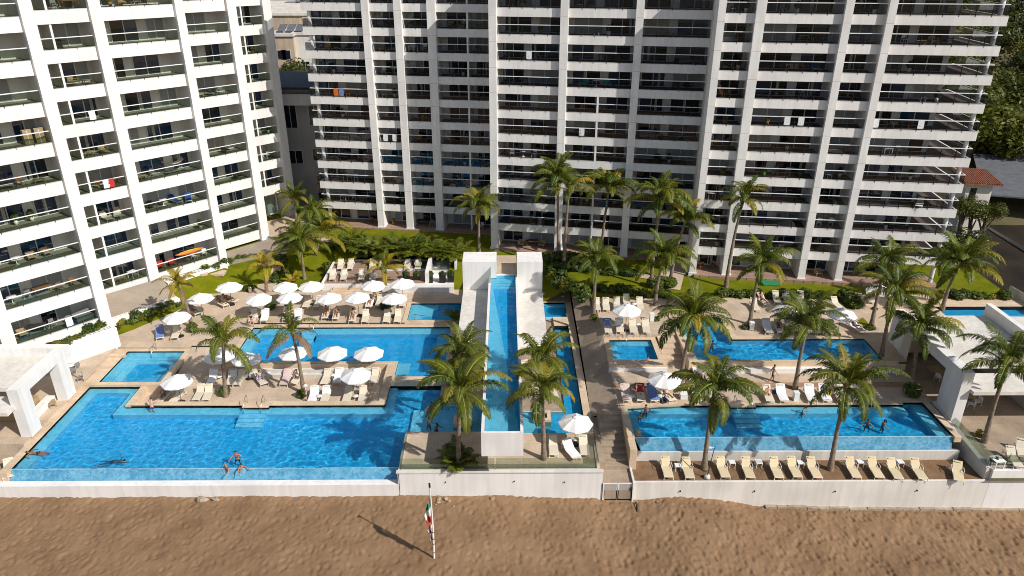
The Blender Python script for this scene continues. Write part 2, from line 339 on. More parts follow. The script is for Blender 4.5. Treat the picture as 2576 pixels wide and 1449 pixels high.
# ------------------------------------------------------------------ light, sky, camera
def setup():
    w = bpy.data.worlds.new("World"); SC.world = w; w.use_nodes = True
    nt = w.node_tree; sky = nt.nodes.new('ShaderNodeTexSky'); sky.sky_type = 'NISHITA'; sky.sun_disc = False
    el, az = math.radians(41.4), math.radians(124.4)
    sky.sun_elevation = el; sky.sun_rotation = az; sky.air_density = 1; sky.dust_density = 1.2; sky.ozone_density = 1
    bg = nt.nodes['Background']; bg.inputs['Strength'].default_value = SKY; nt.links.new(sky.outputs[0], bg.inputs[0])
    l = bpy.data.lights.new('sun', 'SUN'); l.energy = SUN; l.angle = math.radians(.53); l.color = (1, .955, .90); l.cycles.is_caustics_light = True
    o = bpy.data.objects.new('sun', l); COL.objects.link(o)
    d = Vector((math.sin(az)*math.cos(el), math.cos(az)*math.cos(el), math.sin(el)))
    o.rotation_euler = d.to_track_quat('Z', 'Y').to_euler(); o.location = d*200
    c = bpy.data.cameras.new('camera'); c.sensor_width = 36; c.lens = 36*F/2576; c.clip_end = 6000; c.clip_start = .5
    o = bpy.data.objects.new('camera', c); COL.objects.link(o)
    o.matrix_world = Matrix(((RI.x,UP.x,-FW.x,0),(RI.y,UP.y,-FW.y,0),(RI.z,UP.z,-FW.z,H),(0,0,0,1))); SC.camera = o
    v = SC.view_settings; v.view_transform = 'Standard'; v.look = 'None'; v.gamma = 1; v.exposure = EXPO
    SC.cycles.max_bounces = 8; SC.cycles.transparent_max_bounces = 24; SC.cycles.diffuse_bounces = 4
    SC.cycles.use_denoising = True; SC.cycles.pixel_filter_type = 'BLACKMAN_HARRIS'; SC.cycles.filter_width = .95
SKY, SUN, EXPO = .092, 4.6, .03
setup()
# ------------------------------------------------------------------ terrain
def lerp_tab(tab, x):
    if x <= tab[0][0]: return tab[0][1]
    for (a, b), (c, d) in zip(tab, tab[1:]):
        if x <= c:
            t = (x-a)/(c-a); t = t*t*(3-2*t); return b+(d-b)*t
    return tab[-1][1]
WALLZ = [(-60,-1.7),(-2,-1.72),(6,-2.02),(8.6,-2.3),(10.4,-2.25),(13,-2.08),(16,-2.35),(20.6,-2.95),(27,-3.2),(45,-3.4)]
def sand_z(x, y):
    z = lerp_tab(WALLZ, x) - .025*max(0, 44.3-y)
    dx, dy = (x-14.5)/4.5, (y-42)/2.2
    z += .35*math.exp(-dx*dx-dy*dy)
    return z
def ss(t): t = max(0, min(1, t)); return t*t*(3-2*t)
LT = math.radians(48.344); LN = (math.sin(LT), -math.cos(LT)); LU = (math.cos(LT), math.sin(LT))
LD = [(22.5,-72.76),(38.3,-79.35),(46.6,-83.57),(999,-89.3)]
def left_dist(x, y):
    u = x*LU[0]+y*LU[1]
    d = next(v for k, v in LD if u <= k)
    return x*LN[0]+y*LN[1]-d
def g(x, y):
    """lawn height"""
    mid = .46 + 2.0*ss((y-76)/9.0)
    right = 2.28 + .25*ss((y-74)/8)
    z = mid + (right-mid)*ss((x-3.5)/4.5)
    if x < -16:
        dl = left_dist(x, y); u = x*LU[0]+y*LU[1]; base = 2.4 if u < 38.3 else 1.75
        zl = .46 + (base-.46)*ss(1-(dl-.9)/4.8)
        if 22.3 < u < 30.9 and dl < 4.3: zl = min(zl, .95)
        if u > 38.3 and dl < 9: return 1.72+(max(z, 1.0)-1.72)*ss((dl-5)/4)
        z = max(z, zl) if y > 84 else z + (zl-z)*ss((-16-x)/8)
    return z
# beach: near part modelled with its footprints
b = MB(); nx, ny = 960, 150; x0, x1, y0, y1 = -43.0, 43.0, 31.5, 44.6
vs = []
for j in range(ny+1):
    y = y0+(y1-y0)*j/ny
    for i in range(nx+1):
        x = x0+(x1-x0)*i/nx
        p = Vector((x*1.5, y*1.05, .3)); a = noise.noise(p); b2 = noise.noise(Vector((x*3.1+5, y*2.3, 2)))
        k = 1.35 if x > 6 else 1.0
        dd = noise.voronoi(Vector((x*1.9+.3*a, y*1.55+.3*b2, 4)))[0][0]; d2 = noise.voronoi(Vector((x*3.1+9, y*2.6, 1)))[0][0]
        z = sand_z(x, y) + k*(.05*a - .085*math.exp(-(dd/.30)**2) + .028*math.exp(-((dd-.5)/.16)**2) - .04*math.exp(-(d2/.30)**2) + .02*b2) + .12*noise.noise(Vector((x*.28, y*.35, 7)))
        if y > 44.0: z += .04*noise.noise(Vector((x*.9, 3, 1)))
        vs.append((x, y, z))
b.add(vs, [(j*(nx+1)+i, j*(nx+1)+i+1, (j+1)*(nx+1)+i+1, (j+1)*(nx+1)+i) for j in range(ny) for i in range(nx)], 0, True)
# the beach beyond the modelled part
vs = []; fs = []
xs = [-400,-200,-100,-43,-20,0,6,10,13,16,20,27,43,100,200,400]; ys = [-40,0,15,31.5]
for y in ys:
    for x in xs: vs.append((x, y, sand_z(x, y)-.12))
n = len(xs)
b.add(vs, [(j*n+i, j*n+i+1, (j+1)*n+i+1, (j+1)*n+i) for j in range(len(ys)-1) for i in range(n-1)])
for xs in ([-400,-150,-80,-55,-42.95],[42.95,55,80,150,400]):
    ys = [31.4,36,40,44.7,60]; vs = [(x, y, sand_z(x, min(y,44.6))+(0 if abs(x) > 43 else .03)) for y in ys for x in xs]
    b.add(vs, [(j*5+i, j*5+i+1, (j+1)*5+i+1, (j+1)*5+i) for j in range(4) for i in range(4)])
struct('beach_sand', b, M['sand'])
# ------------------------------------------------------------------ pools
def inside(p, poly):
    c = False; n = len(poly)
    for i in range(n):
        a, b_ = poly[i], poly[(i+1)%n]
        if (a[1] > p[1]) != (b_[1] > p[1]) and p[0] < (b_[0]-a[0])*(p[1]-a[1])/(b_[1]-a[1])+a[0]: c = not c
    return c
def grow(poly, e):
    """offset a rectilinear outline outward by e"""
    n = len(poly); a = sum(poly[i][0]*poly[(i+1)%n][1]-poly[(i+1)%n][0]*poly[i][1] for i in range(n))
    P = poly if a > 0 else poly[::-1]; out = []
    for i in range(n):
        p0, p1, p2 = Vector(P[i-1]), Vector(P[i]), Vector(P[(i+1)%n])
        d1 = (p1-p0).normalized(); d2 = (p2-p1).normalized()
        n1 = Vector((d1.y,-d1.x)); n2 = Vector((d2.y,-d2.x)); k = 1+n1.dot(n2)
        out.append(tuple(p1 + (n1+n2)*(e/max(k,.2))))
    return out
def wave_sheet(outline, zw, amp, fq, st=.1):
    w = MB(); xs = [p[0] for p in outline]; ys = [p[1] for p in outline]; x0, y0 = min(xs)-.03, min(ys)-.0
    nx = int((max(xs)+.03-x0)/st)+1; ny = int((max(ys)+.03-y0)/st)+1; idx = {}
    def gv(i, j):
        if (i,j) not in idx:
            x, y = min(x0+i*st, max(xs)+.03), min(y0+j*st, max(ys)+.03)
            k = .55+.9*max(0, noise.noise(Vector((x*.11,y*.14,3)))+.25)
            z = zw + amp*k*(.75*noise.noise(Vector((x*fq,y*fq*1.25,1))) + .38*noise.noise(Vector((x*fq*2.1,y*fq*2.4,5))) + .5*noise.noise(Vector((x*fq*.45,y*fq*.5,9))))
            idx[(i,j)] = len(w.v); w.v.append((x,y,z))
        return idx[(i,j)]
    for i in range(nx):
        for j in range(ny):
            c = (x0+(i+.5)*st, y0+(j+.5)*st); c = (min(max(c[0],min(xs)+.02),max(xs)-.02), min(max(c[1],min(ys)+.02),max(ys)-.02))
            if inside(c, outline): w.f.append((gv(i,j),gv(i+1,j),gv(i+1,j+1),gv(i,j+1))); w.m.append(0); w.sm.append(True)
    return w
def pool(outline, zw, depth, ledges=(), water='water', dirt=.02):
    b = MB(); b.poly(outline, [], zw-depth, 0)
    n = len(outline)
    for i in range(n):
        a, c = outline[i], outline[(i+1)%n]
        b.add([(a[0],a[1],zw-depth),(c[0],c[1],zw-depth),(c[0],c[1],zw+.05),(a[0],a[1],zw+.05)], [(0,1,2,3)], 1)
    for x0, x1, y0, y1, dz in ledges: b.box(x0, x1, y0, y1, zw-depth-.05, zw-dz, 1)
    struct('pool_basin', b, [M['tile_b'], M['tile']])
    struct('water', wave_sheet(outline, zw, .050 if water == 'water' else .011, 1.35), M[water])
def ring(outer, holes, z, drop, mat, name='coping', inner=True):
    b = MB(); b.poly(outer, holes, z)
    b.skirt(outer, z-drop, z)
    if inner:
        for h in holes: b.skirt(h, z-.3, z)
    return struct(name, b, M[mat])
def R(x0, x1, y0, y1): return [(x0,y0),(x1,y0),(x1,y1),(x0,y1)]
def slab(name, poly, z0, z1, mat): b = MB(); b.prism(poly, z0, z1); return struct(name, b, M[mat])
BIG = [(-37.95,45.5),(-8.1,45.5),(-8.1,49.65),(-2.1,49.65),(-2.1,54.0),(-5.9,54.0),(-5.9,57.12),(-10.6,57.12),(-10.6,54.03),(-20.7,54.03),(-20.7,53.68),(-23.0,53.68),(-23.0,54.03),(-33.25,54.03),(-33.25,57.15),(-37.95,57.15)]
pool(BIG, -.03, 1.25, [(-37.95,-36.95,45.5,57.15,.32),(-36.95,-33.25,56.45,57.15,.32),(-33.9,-33.25,53.0,56.45,.32),(-33.25,-23.0,53.0,54.03,.32),(-20.7,-10.6,53.0,54.03,.32),(-10.6,-9.9,53.0,57.12,.3),
  (-23.0,-20.7,53.1,53.7,.2),(-23.0,-20.7,52.6,53.1,.42),(-23.0,-20.7,52.1,52.6,.64),(-23.0,-20.7,51.6,52.1,.86),(-5.0,-2.1,49.65,54.0,.5),(-8.1,-5.0,49.65,54.0,.8)])
SML = R(-37.3,-31.7,57.62,63.3)
pool(SML, .2, .95, [(-37.3,-31.7,62.5,63.3,.2),(-37.3,-31.7,61.9,62.5,.38),(-37.3,-31.7,61.3,61.9,.55),(-37.3,-36.4,57.62,61.3,.3),(-36.4,-35.6,58.2,61.3,.6),(-32.1,-31.7,57.62,61.3,.35)], 'water_calm')
MID = [(-26.3,67.8),(-26.3,60.75),(-10.3,60.75),(-10.3,58.0),(-5.75,58.0),(-5.75,67.8)]
pool(MID, .45, 1.3, [(-26.3,-5.75,66.6,67.8,.3),(-26.3,-25.2,60.75,66.6,.32),(-10.3,-9.1,58.0,60.75,.32),(-7.0,-5.75,62.5,66.6,.35),(-20.9,-19.6,64.9,66.6,.55),(-20.9,-19.6,65.7,66.7,.4)], 'water_calm')
USM = R(-10.5,-4.9,69.35,73.4)
pool(USM, .5, .7, [(-10.5,-9.0,69.35,73.4,.3),(-9.0,-7.5,72.2,73.4,.3),(-9.0,-8.0,70.6,72.2,.45)], 'water_calm')
RSD = [(1.4,49.35),(6.55,49.35),(6.55,68.2),(5.05,68.2),(5.05,52.5),(1.4,52.5)]
pool(RSD, .33, .9, [(1.4,2.6,49.35,52.5,.3)], 'water_calm')
RUP = R(4.0,6.55,70.1,73.6)
pool(RUP, .45, .6, [(4.0,6.55,72.8,73.6,.25)], 'water_calm')
JAC = R(9.98,14.05,58.5,62.3)
pool(JAC, 1.85, .8, [(9.98,14.05,61.6,62.3,.35),(9.98,10.6,58.5,61.6,.4)], 'water')
RMN = [(10.15,47.55),(35.45,47.55),(35.45,52.3),(33.65,52.3),(33.65,51.95),(21.05,51.95),(21.05,51.65),(18.9,51.65),(18.9,51.95),(10.15,51.95)]
pool(RMN, 1.2, 1.2, [(10.15,18.9,51.0,51.95,.3),(21.05,33.65,51.0,51.95,.3),(18.9,21.05,51.05,51.65,.2),(18.9,21.05,50.5,51.05,.42),(18.9,21.05,49.95,50.5,.64),(18.9,21.05,49.4,49.95,.86),(10.15,10.8,47.55,51.0,.35),(34.4,35.45,47.55,52.3,.35)])
RUU = [(17.4,66.3),(17.4,57.6),(34.4,57.6),(34.4,61.55),(21.7,61.55),(21.7,66.3)]
pool(RUU, 2.3, 1.2, [(17.4,18.4,57.6,66.3,.35)])
FAR = R(45.0,58.0,66.4,68.55)
pool(FAR, 2.3, 1.0, [], 'water_calm')
# copings and terraces
slab('coping', R(-38.6,-37.95,44.9,57.15), -.7, .08, 'coping')
slab('coping', R(-38.6,-31.15,57.15,57.62), -.7, .27, 'coping')
slab('coping', R(-33.25,-32.72,53.98,57.15), -.8, .1, 'coping')
ring([(-33.25,54.03),(-23.0,54.03),(-23.0,53.68),(-20.7,53.68),(-20.7,54.03),(-10.6,54.03),(-10.6,54.62),(-32.72,54.62),(-32.72,54.0)], [], .1, .75, 'coping')
slab('coping', R(-11.25,-10.6,54.62,57.12), -.8, .1, 'coping')
b = MB()
for i in range(3): b.box(-11.95-.0+.0-.35*(2-i)+.0, -11.25, 54.9, 60.2, -.62, -.48+.17*i, 0)
struct('lounge_steps', b, M['coping'])
slab('coping', R(-11.25,-5.2,57.12,58.0), -.8, .53, 'coping')
slab('lounge_deck', [(-32.72,54.62),(-11.25,54.62),(-11.25,60.3),(-26.3,60.3),(-26.3,59.0),(-31.1,57.62),(-32.72,57.62)], -.9, -.6, 'stone')
b = MB(); b.add([(-31.12,57.62,-.59),(-26.28,58.9,-.59),(-26.28,64.1,.5),(-31.12,64.1,.5)], [(0,1,2,3)]); b.add([(-26.28,58.9,-.59),(-26.28,60.3,-.6),(-26.28,64.1,.5)], [(0,1,2)])
struct('ramp', b, M['stone'])
ring(grow(SML,.5)[0:0] or [(-38.6,57.62),(-31.15,57.62),(-31.15,63.75),(-38.6,63.75)], [SML], .27, .3, 'coping')
ring([(-26.85,68.3),(-26.85,60.25),(-11.25,60.25),(-11.25,58.0),(-5.2,58.0),(-5.2,68.3)], [MID], .53, 1.2, 'coping')
b = MB(); b.box(-25.6,-11.95,59.95,60.25,-.6,.1); b.box(-25.6,-11.95,59.6,59.95,-.6,-.25); struct('stone_bench', b, M['offwhite'])
ring(R(-11.0,-4.45,68.9,73.8), [USM], .57, .3, 'coping')
def Wl(z, *pts): return [tuple(W(k,x,y,z)[:2]) for k,x,y in pts]
edge = Wl(.5,('C',860,95),('A',0,812),('A',250,705),('A',480,590),('A',500,500),('A',760,470),('A',1080,468),('A',1215,470),('A',1500,465),('A',1680,465))
T1 = [(-38.6,63.75),(-38.6,57.62),(-41.5,60.5)] + edge + [(-20.6,77.2),(-4.46,77.2),(-4.46,57.2),(-5.2,57.2),(-5.2,57.99),(-11.25,57.99),(-11.25,60.24),(-26.3,60.24),(-26.3,64.05),(-31.14,64.05)]
T1 = [(-38.6,63.75),(-38.6,57.62),(-41.5,59.5)] + edge + [(-20.6,77.2),(-4.46,77.2),(-4.46,68.0),(-5.2,68.0),(-5.2,68.3),(-26.85,68.3),(-26.85,64.05),(-31.15,64.05),(-31.15,63.75)]
b = MB(); b.poly(T1, [grow(R(-11.0,-4.47,68.9,73.8),-.01)], .5); b.skirt(T1, -.3, .5); struct('upper_terrace', b, M['stone'])
slab('patio', [(-70,48.3),(-38.6,48.3),(-38.6,59.6),(-41.5,59.55),edge[0],(-50,66),(-70,60)], -.8, .3, 'stone')
b = MB(); b.prism(Wl(.4,('C',700,262),('C',1030,222),('C',1010,250),('C',690,290)), .2, .36); b.prism(Wl(.45,('C',830,185),('C',1140,185),('C',1130,205),('C',820,208)), .2, .48); struct('terrace_steps', b, M['coping'])
slab('lower_landing', R(-70,-38.6,43.9,48.3), -1.9, -.7, 'stone_dark')
b = MB(); b.box(-31.2,-26.9,63.78,63.84,.45,.58); b.box(-26.8,-10.7,68.6,68.66,.45,.6); struct('step_line', b, M['black'])  # black strips drawn along the step edges
# centre: terrace below the raised channel
MT = [(-8.1,44.52),(7.15,44.52),(7.15,49.3),(6.55,49.35),(1.4,49.35),(1.4,52.5),(1.38,54.0),(-2.08,54.0),(-2.08,49.62),(-8.1,49.62)]
slab('centre_terrace', MT, -1.6, .36, 'stone')
slab('bar_platform', [(-5.88,54.02),(1.39,54.02),(1.39,52.52),(5.03,52.52),(5.03,70.0),(-4.44,70.0),(-4.44,58.01),(-5.18,58.01),(-5.18,57.15),(-5.88,57.15)], -1.0, .2, 'stone_dark')
slab('coping', [(6.55,49.32),(7.15,49.32),(7.3,74.1),(6.55,74.1)], -.8, .43, 'coping')
slab('coping', R(5.05,6.55,68.2,70.1), -.5, .46, 'coping'); slab('coping', R(3.8,6.55,73.6,74.1), -.5, .52, 'coping')
b = MB()
vs = [(7.15,51.5,.43),(9.45,51.5,1.29),(9.45,57.4,1.29),(9.45,62.7,2.27),(9.45,70.5,2.27),(7.3,57.4,.5),(7.3,62.7,.9),(7.3,70.5,1.2),]
b.add(vs, [(0,1,2,5),(5,2,3,6),(6,3,4,7)]); struct('side_walkway', b, M['stone_dark'])
b = MB(); b.add([(7.3,70.5,1.2),(9.45,70.5,2.27),(9.45,75.5,2.3),(7.3,75.5,1.5),(3.8,74.1,.45),(7.3,74.1,.45),(7.3,76,1.2),(3.8,76,.6)], [(0,1,2,3),(4,5,6,7)]); struct('side_walkway', b, M['stone_dark'])
# stairs to the beach gate
b = MB()
for i in range(9): b.box(7.62,9.55,51.5-.62*(i+1),51.5-.62*i,-2,1.22-.19*i)
b.box(7.3,9.7,44.3,45.95,-2.4,-.62); b.box(7.15,7.62,45.5,51.5,-2,.43); b.box(7.62,9.6,44.5,45.3,-2,-.8)
b.box(7.5,9.65,44.2,44.5,-2.6,-1.2)
struct('stairs', b, M['stone_dark'])
# right side
slab('lower_deck', [(9.45,51.5),(18.9,52.3),(18.9,51.98),(21.05,51.98),(21.05,52.3),(36.4,52.35),(36.4,57.3),(9.45,57.3)], .6, 1.29, 'stone')
slab('step_boards', R(9.5,35.8,54.7,55.35), 1.2, 1.38, 'deckwood3')
slab('walkway', R(9.5,36.4,55.35,57.28), 1.2, 1.42, 'stone')
ring([(9.6,47.4),(10.15,47.4),(10.15,51.95),(18.9,51.95),(18.9,51.65),(21.05,51.65),(21.05,51.95),(33.65,51.95),(33.65,52.3),(35.45,52.3),(35.45,47.3),(36.0,47.3),(36.0,52.9),(33.6,52.9),(33.6,52.55),(9.6,52.55)], [], 1.33, .5, 'coping')
slab('side_wall', R(9.55,10.1,45.9,51.9), -1.5, 1.28, 'coping')
ring(R(9.45,14.55,57.45,62.75), [JAC], 1.95, .75, 'coping')
slab('pool_plinth', R(9.35,14.65,57.25,57.45), 1.2, 1.75, 'white')
slab('upper_deck', [(9.45,62.76),(16.6,62.76),(16.6,66.9),(22.3,66.9),(22.3,62.2),(36.4,62.2),(36.4,71.0),(9.45,71.0)], 1.4, 2.28, 'stone')
ring([(16.6,57.3),(36.4,57.3),(36.4,62.2),(22.3,62.2),(22.3,66.9),(16.6,66.9)], [RUU], 2.4, 1.3, 'coping')
slab('white_bench', R(16.9,35.8,56.85,57.3), 1.3, 1.85, 'white')
b = MB()
for i in range(4): b.box(14.7,16.58,62.7-.75*(i+1)-.4,62.7-.75*i-.4 if i else 62.72,1.2,2.1-.2*i)
struct('terrace_steps', b, M['coping'])
slab('upper_deck', R(36.4,44.2,61.3,68.55), 1.0, 2.27, 'stone'); slab('upper_deck', R(36.4,62,68.55,71.5), 1.4, 2.38, 'coping'); slab('coping', R(44.2,45.0,66.0,68.55), 1.4, 2.38, 'coping')
# sandy terrace of the front loungers
b = MB(); b.box(9.75,36.7,44.5,47.2,-1.8,-.6); struct('sand_terrace', b, M['sandy'])
# ------------------------------------------------------------------ lawn
ja, jb = W('J',2440,570,2.4), W('J',2576,650,2.4)
kd = (jb-ja).normalized()
RB = [(ja.x-kd.x*25,ja.y-kd.y*25),(jb.x+kd.x*30,jb.y+kd.y*30),(140,jb.y+10),(140,140),(ja.x-kd.x*25+4,140)]
EXC = [R(-90,-31.2,40,64.5), R(-33,36.35,30,69.1), R(-11.6,-3.9,60,74.5), R(9.4,36.4,60,70.9), R(36.35,62,30,71.4), R(3.2,9.4,60,74.4), R(-21.2,-6.2,77.2,84.2), RB]
slab('terrace_steps', R(14.55,16.6,57.3,62.7), .5, 1.3, 'stone')
b = MB(); vs = {}; st = .8
def gv(i, j):
    if (i,j) not in vs:
        x, y = -62+i*st, 57+j*st; vs[(i,j)] = len(b.v); z = g(x,y)+.03*noise.noise(Vector((x*.5,y*.5,0))); b.v.append((x, y, min(z,.40) if inside((x,y),T1) else z))
    return vs[(i,j)]
for i in range(160):
    for j in range(60):
        cs = [(-62+(i+a)*st, 57+(j+c)*st) for a, c in ((0,0),(1,0),(1,1),(0,1))]
        if any(all(inside(c, e) for c in cs) for e in EXC): continue
        b.f.append((gv(i,j), gv(i+1,j), gv(i+1,j+1), gv(i,j+1))); b.m.append(0); b.sm.append(True)
struct('lawn', b, M['grass'])
b = MB()
for q_ in ([(-400,60),(-62,60),(-62,104),(-400,104)], [(90,40),(500,40),(500,104),(90,104)], [(64,97),(90,97),(90,104),(64,104)], [(-500,103),(600,103),(600,900),(-500,900)], [(-3000,880),(3000,880),(3000,4500),(-3000,4500)]):
    b.add([(x,y,1.2 if y < 800 else 1.0) for x, y in q_], [(0,1,2,3)])
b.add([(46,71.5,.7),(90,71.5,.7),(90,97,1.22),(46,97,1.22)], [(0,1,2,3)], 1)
b.add([(46,97,1.2),(64,97,1.2),(64,104,1.2),(46,104,1.2)], [(0,1,2,3)])
b.add([(36.6,44,-.3),(200,44,-.3),(200,71.5,.6),(62,71.5,.6)], [(0,1,2,3)])
struct('ground', b, [M['soil'], M['shade_soil']])
b = MB(); vs = []; nx_, ny_ = 40, 40
def hill_z(x, y): return .9+.235*max(0, y-96)*ss((x-44)/20)+1.2*noise.noise(Vector((x*.03,y*.03,0)))
for j in range(ny_+1):
    for i in range(nx_+1): x, y = 44+i*8.0, 96+j*6.0; vs.append((x, y, hill_z(x,y)))
b.add(vs, [(j*(nx_+1)+i,j*(nx_+1)+i+1,(j+1)*(nx_+1)+i+1,(j+1)*(nx_+1)+i) for j in range(ny_) for i in range(nx_)], 0, True)
struct('hill', b, M['soil'])
def drape(name, pts, wd, mat, dz=.05, zf=g):
    """a path laid on the lawn"""
    b = MB(); P = [Vector(p) for p in pts]; vs = []
    Q = []
    for a, c in zip(P, P[1:]):
        n = max(2, int((c-a).length/1.0))
        Q += [a+(c-a)*(i/n) for i in range(n)]
    Q.append(P[-1])
    for i, p in enumerate(Q):
        t = (Q[min(i+1,len(Q)-1)]-Q[max(i-1,0)]).normalized(); n = Vector((-t.y,t.x))
        for s in (-.5,-.17,.17,.5):
            q_ = p+n*(wd*s); vs.append((q_.x,q_.y,zf(p.x,p.y)+dz))
    b.add(vs, [(i*4+k,i*4+k+1,(i+1)*4+k+1,(i+1)*4+k) for i in range(len(Q)-1) for k in range(3)])
    return struct(name, b, M[mat])
def P2(k, x, y, z): v = W(k,x,y,z); return (v.x, v.y)
drape('path', [P2('A',1165,470,.5),P2('A',1240,340,.7),P2('A',1330,180,1.2),P2('O',300,1080,1.6)], 2.2, 'stone', .06)
drape('path', [P2('O',300,1080,1.6),P2('O',700,1060,1.4),P2('O',1000,1075,1.2),P2('O',1400,1120,1.0),P2('O',1900,1170,.9),P2('M',1050,690,.9)], 1.9, 'stone', .06)
drape('path', [P2('G',860,200,2.3),P2('G',900,60,2.4),P2('N',600,1230,2.45),P2('N',640,1130,2.5)], 2.6, 'stone', .05)
drape('path', [P2('N',600,1330,2.4),P2('N',250,1290,2.4),P2('N',0,1265,2.3),P2('F',1350,390,2.2),P2('F',1080,370,2.0)], 1.2, 'stone', .05)
# ------------------------------------------------------------------ plaza at the foot of the left tower
def LP(u, w, d): return (LU[0]*u+LN[0]*(d+w), LU[1]*u+LN[1]*(d+w))
b = MB(); q_ = [LP(22.6,.5,-79.35),LP(30.6,.5,-79.35),LP(30.6,3.35,-79.35),LP(22.6,3.35,-79.35)]; zz = (3.02,2.9,1.53,1.55)
b.add([(p[0],p[1],z) for p, z in zip(q_, zz)]+[(p[0],p[1],.4) for p in q_], [(3,2,1,0),(1,2,6,5),(2,3,7,6),(3,0,4,7)]); struct('plaza', b, M['plaza'])
slab('plaza', [LP(38.5,.6,-83.57),LP(46.5,.6,-83.57),LP(56,.2,-89.3),LP(56,7,-89.3),LP(47,6.0,-83.57),LP(38.5,4.2,-83.57)], .3, 2.0, 'plaza')
b = MB(); b.prism([LP(46.2,.2,-89.3),LP(55.5,.2,-89.3),LP(55.5,6,-89.3),LP(47.2,5.9,-89.3)], 1.9, 2.03); struct('plaza', b, M['stone'])
for k in ((1650,880),(1530,895)): 
    c = P2('2',k[0]-60,k[1],1.0)
    slab('stepping_stone', [(c[0]-.8,c[1]-.6),(c[0]+.8,c[1]-.6),(c[0]+.8,c[1]+.6),(c[0]-.8,c[1]+.6)], g(*c)-.2, g(*c)+.07, 'coping')
# ------------------------------------------------------------------ retaining walls along the beach
def wall_thing(name, label, cat, boxes, mat, extra=None):
    b = MB()
    for q_ in boxes: b.box(*q_)
    o = b.build(name, M[mat]); tag(o, label, cat); return o
o = wall_thing('weir_wall', 'pale blue mosaic overflow wall along the front of the big left pool', 'pool edge', [], 'weir')
b = MB(); b.add([(-37.9,45.5,-.02),(-8.1,45.5,-.02),(-8.1,44.98,-.72),(-37.3,44.98,-.72),(-37.9,45.62,-.02),(-8.1,45.62,-.02)], [(3,2,1,0),(0,1,5,4)])
b.add([(-37.9,45.5,-.02),(-37.3,44.98,-.72),(-37.9,44.98,-.72)], [(0,1,2)])
b.add([(-37.9,45.5,-1.3),(-8.1,45.5,-1.3),(-8.1,45.5,-.02),(-37.9,45.5,-.02)], [(0,3,2,1)]); o.data = b.mesh('weir_wall', M['weir'])
o = wall_thing('retaining_wall', 'long low cream wall between the big pool gutter and the beach', 'wall', [(-70,-8.2,44.3,44.92,-3.5,-.66),(-70,-38.6,43.9,44.3,-3.5,-1.9)], 'white')
o = wall_thing('retaining_wall', 'tall white wall below the glass railed centre terrace, stained near its top', 'wall', [(-8.15,7.3,44.3,44.52,-3.5,.42),(-8.2,-8.1,44.3,49.6,-1.5,.4)], 'white')
b = MB(); b.box(-8.3,7.35,44.24,44.6,.422,.5); cp = b.build('wall_cap', M['offwhite'], o)
b = MB(); b.box(9.7,36.9,44.3,44.5,-4,-.55); b.box(9.6,9.75,44.3,47.5,-2.2,-.4)
o = tag(b.build('retaining_wall', M['cream']), 'long white wall right of the beach gate, holding up the lounger row', 'wall')
o = wall_thing('retaining_wall', 'white wall at the far right corner above the beach', 'wall', [(36.92,70,44.3,44.55,-4.2,.4)], 'white')
b = MB(); q_ = [(36.55,44.55),(36.92,44.55),(36.6,52.2),(36.2,52.2)]; b.add([(q_[0][0],q_[0][1],-1.5),(q_[1][0],q_[1][1],-1.5),(q_[2][0],q_[2][1],-.5),(q_[3][0],q_[3][1],-.5),(q_[0][0],q_[0][1],.42),(q_[1][0],q_[1][1],.42),(q_[2][0],q_[2][1],1.45),(q_[3][0],q_[3][1],1.45)], [(4,5,6,7),(0,1,5,4),(1,2,6,5),(2,3,7,6),(3,0,4,7)])
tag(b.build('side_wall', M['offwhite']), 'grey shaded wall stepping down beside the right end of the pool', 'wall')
b = MB(); b.add([(10.15,47.55,1.19),(35.4,47.55,1.19),(35.4,47.2,.1),(10.7,47.2,.1),(10.15,47.66,1.19),(35.4,47.66,1.19)], [(3,2,1,0),(0,1,5,4)]); b.add([(10.15,47.55,0),(35.4,47.55,0),(35.4,47.55,1.19),(10.15,47.55,1.19)], [(0,3,2,1)])
tag(b.build('weir_wall', M['weir']), 'blue mosaic overflow wall along the front of the right pool', 'pool edge')
b = MB(); b.box(9.75,35.9,46.95,47.12,-1.4,.24); b.box(9.75,36.0,47.12,47.5,-1.4,.05)
tag(b.build('gutter_wall', M['offwhite']), 'low white wall behind the row of front loungers', 'wall')
slab('patio', [(36.9,44.55),(70,44.55),(70,66.3),(36.6,66.3),(36.6,52.2)], -.8, .38, 'stone_dark')
slab('patio', R(36.6,70,52.2,66.3), -.5, 1.25, 'stone_dark') if 0 else None
# stones at the foot of the right wall
b = MB(); x = 20.0; rnd = random.Random(4)
while x < 40:
    w = rnd.uniform(.7,1.6); z = sand_z(x,44.2); b.box(x, x+w-.05, 44.05+rnd.uniform(-.03,.03), 44.3, z-.2, z+.16+rnd.uniform(-.05,.05)); x += w
tag(b.build('footing_stones', M['rock']), 'course of rough footing stones along the bottom of the right beach wall', 'stones')
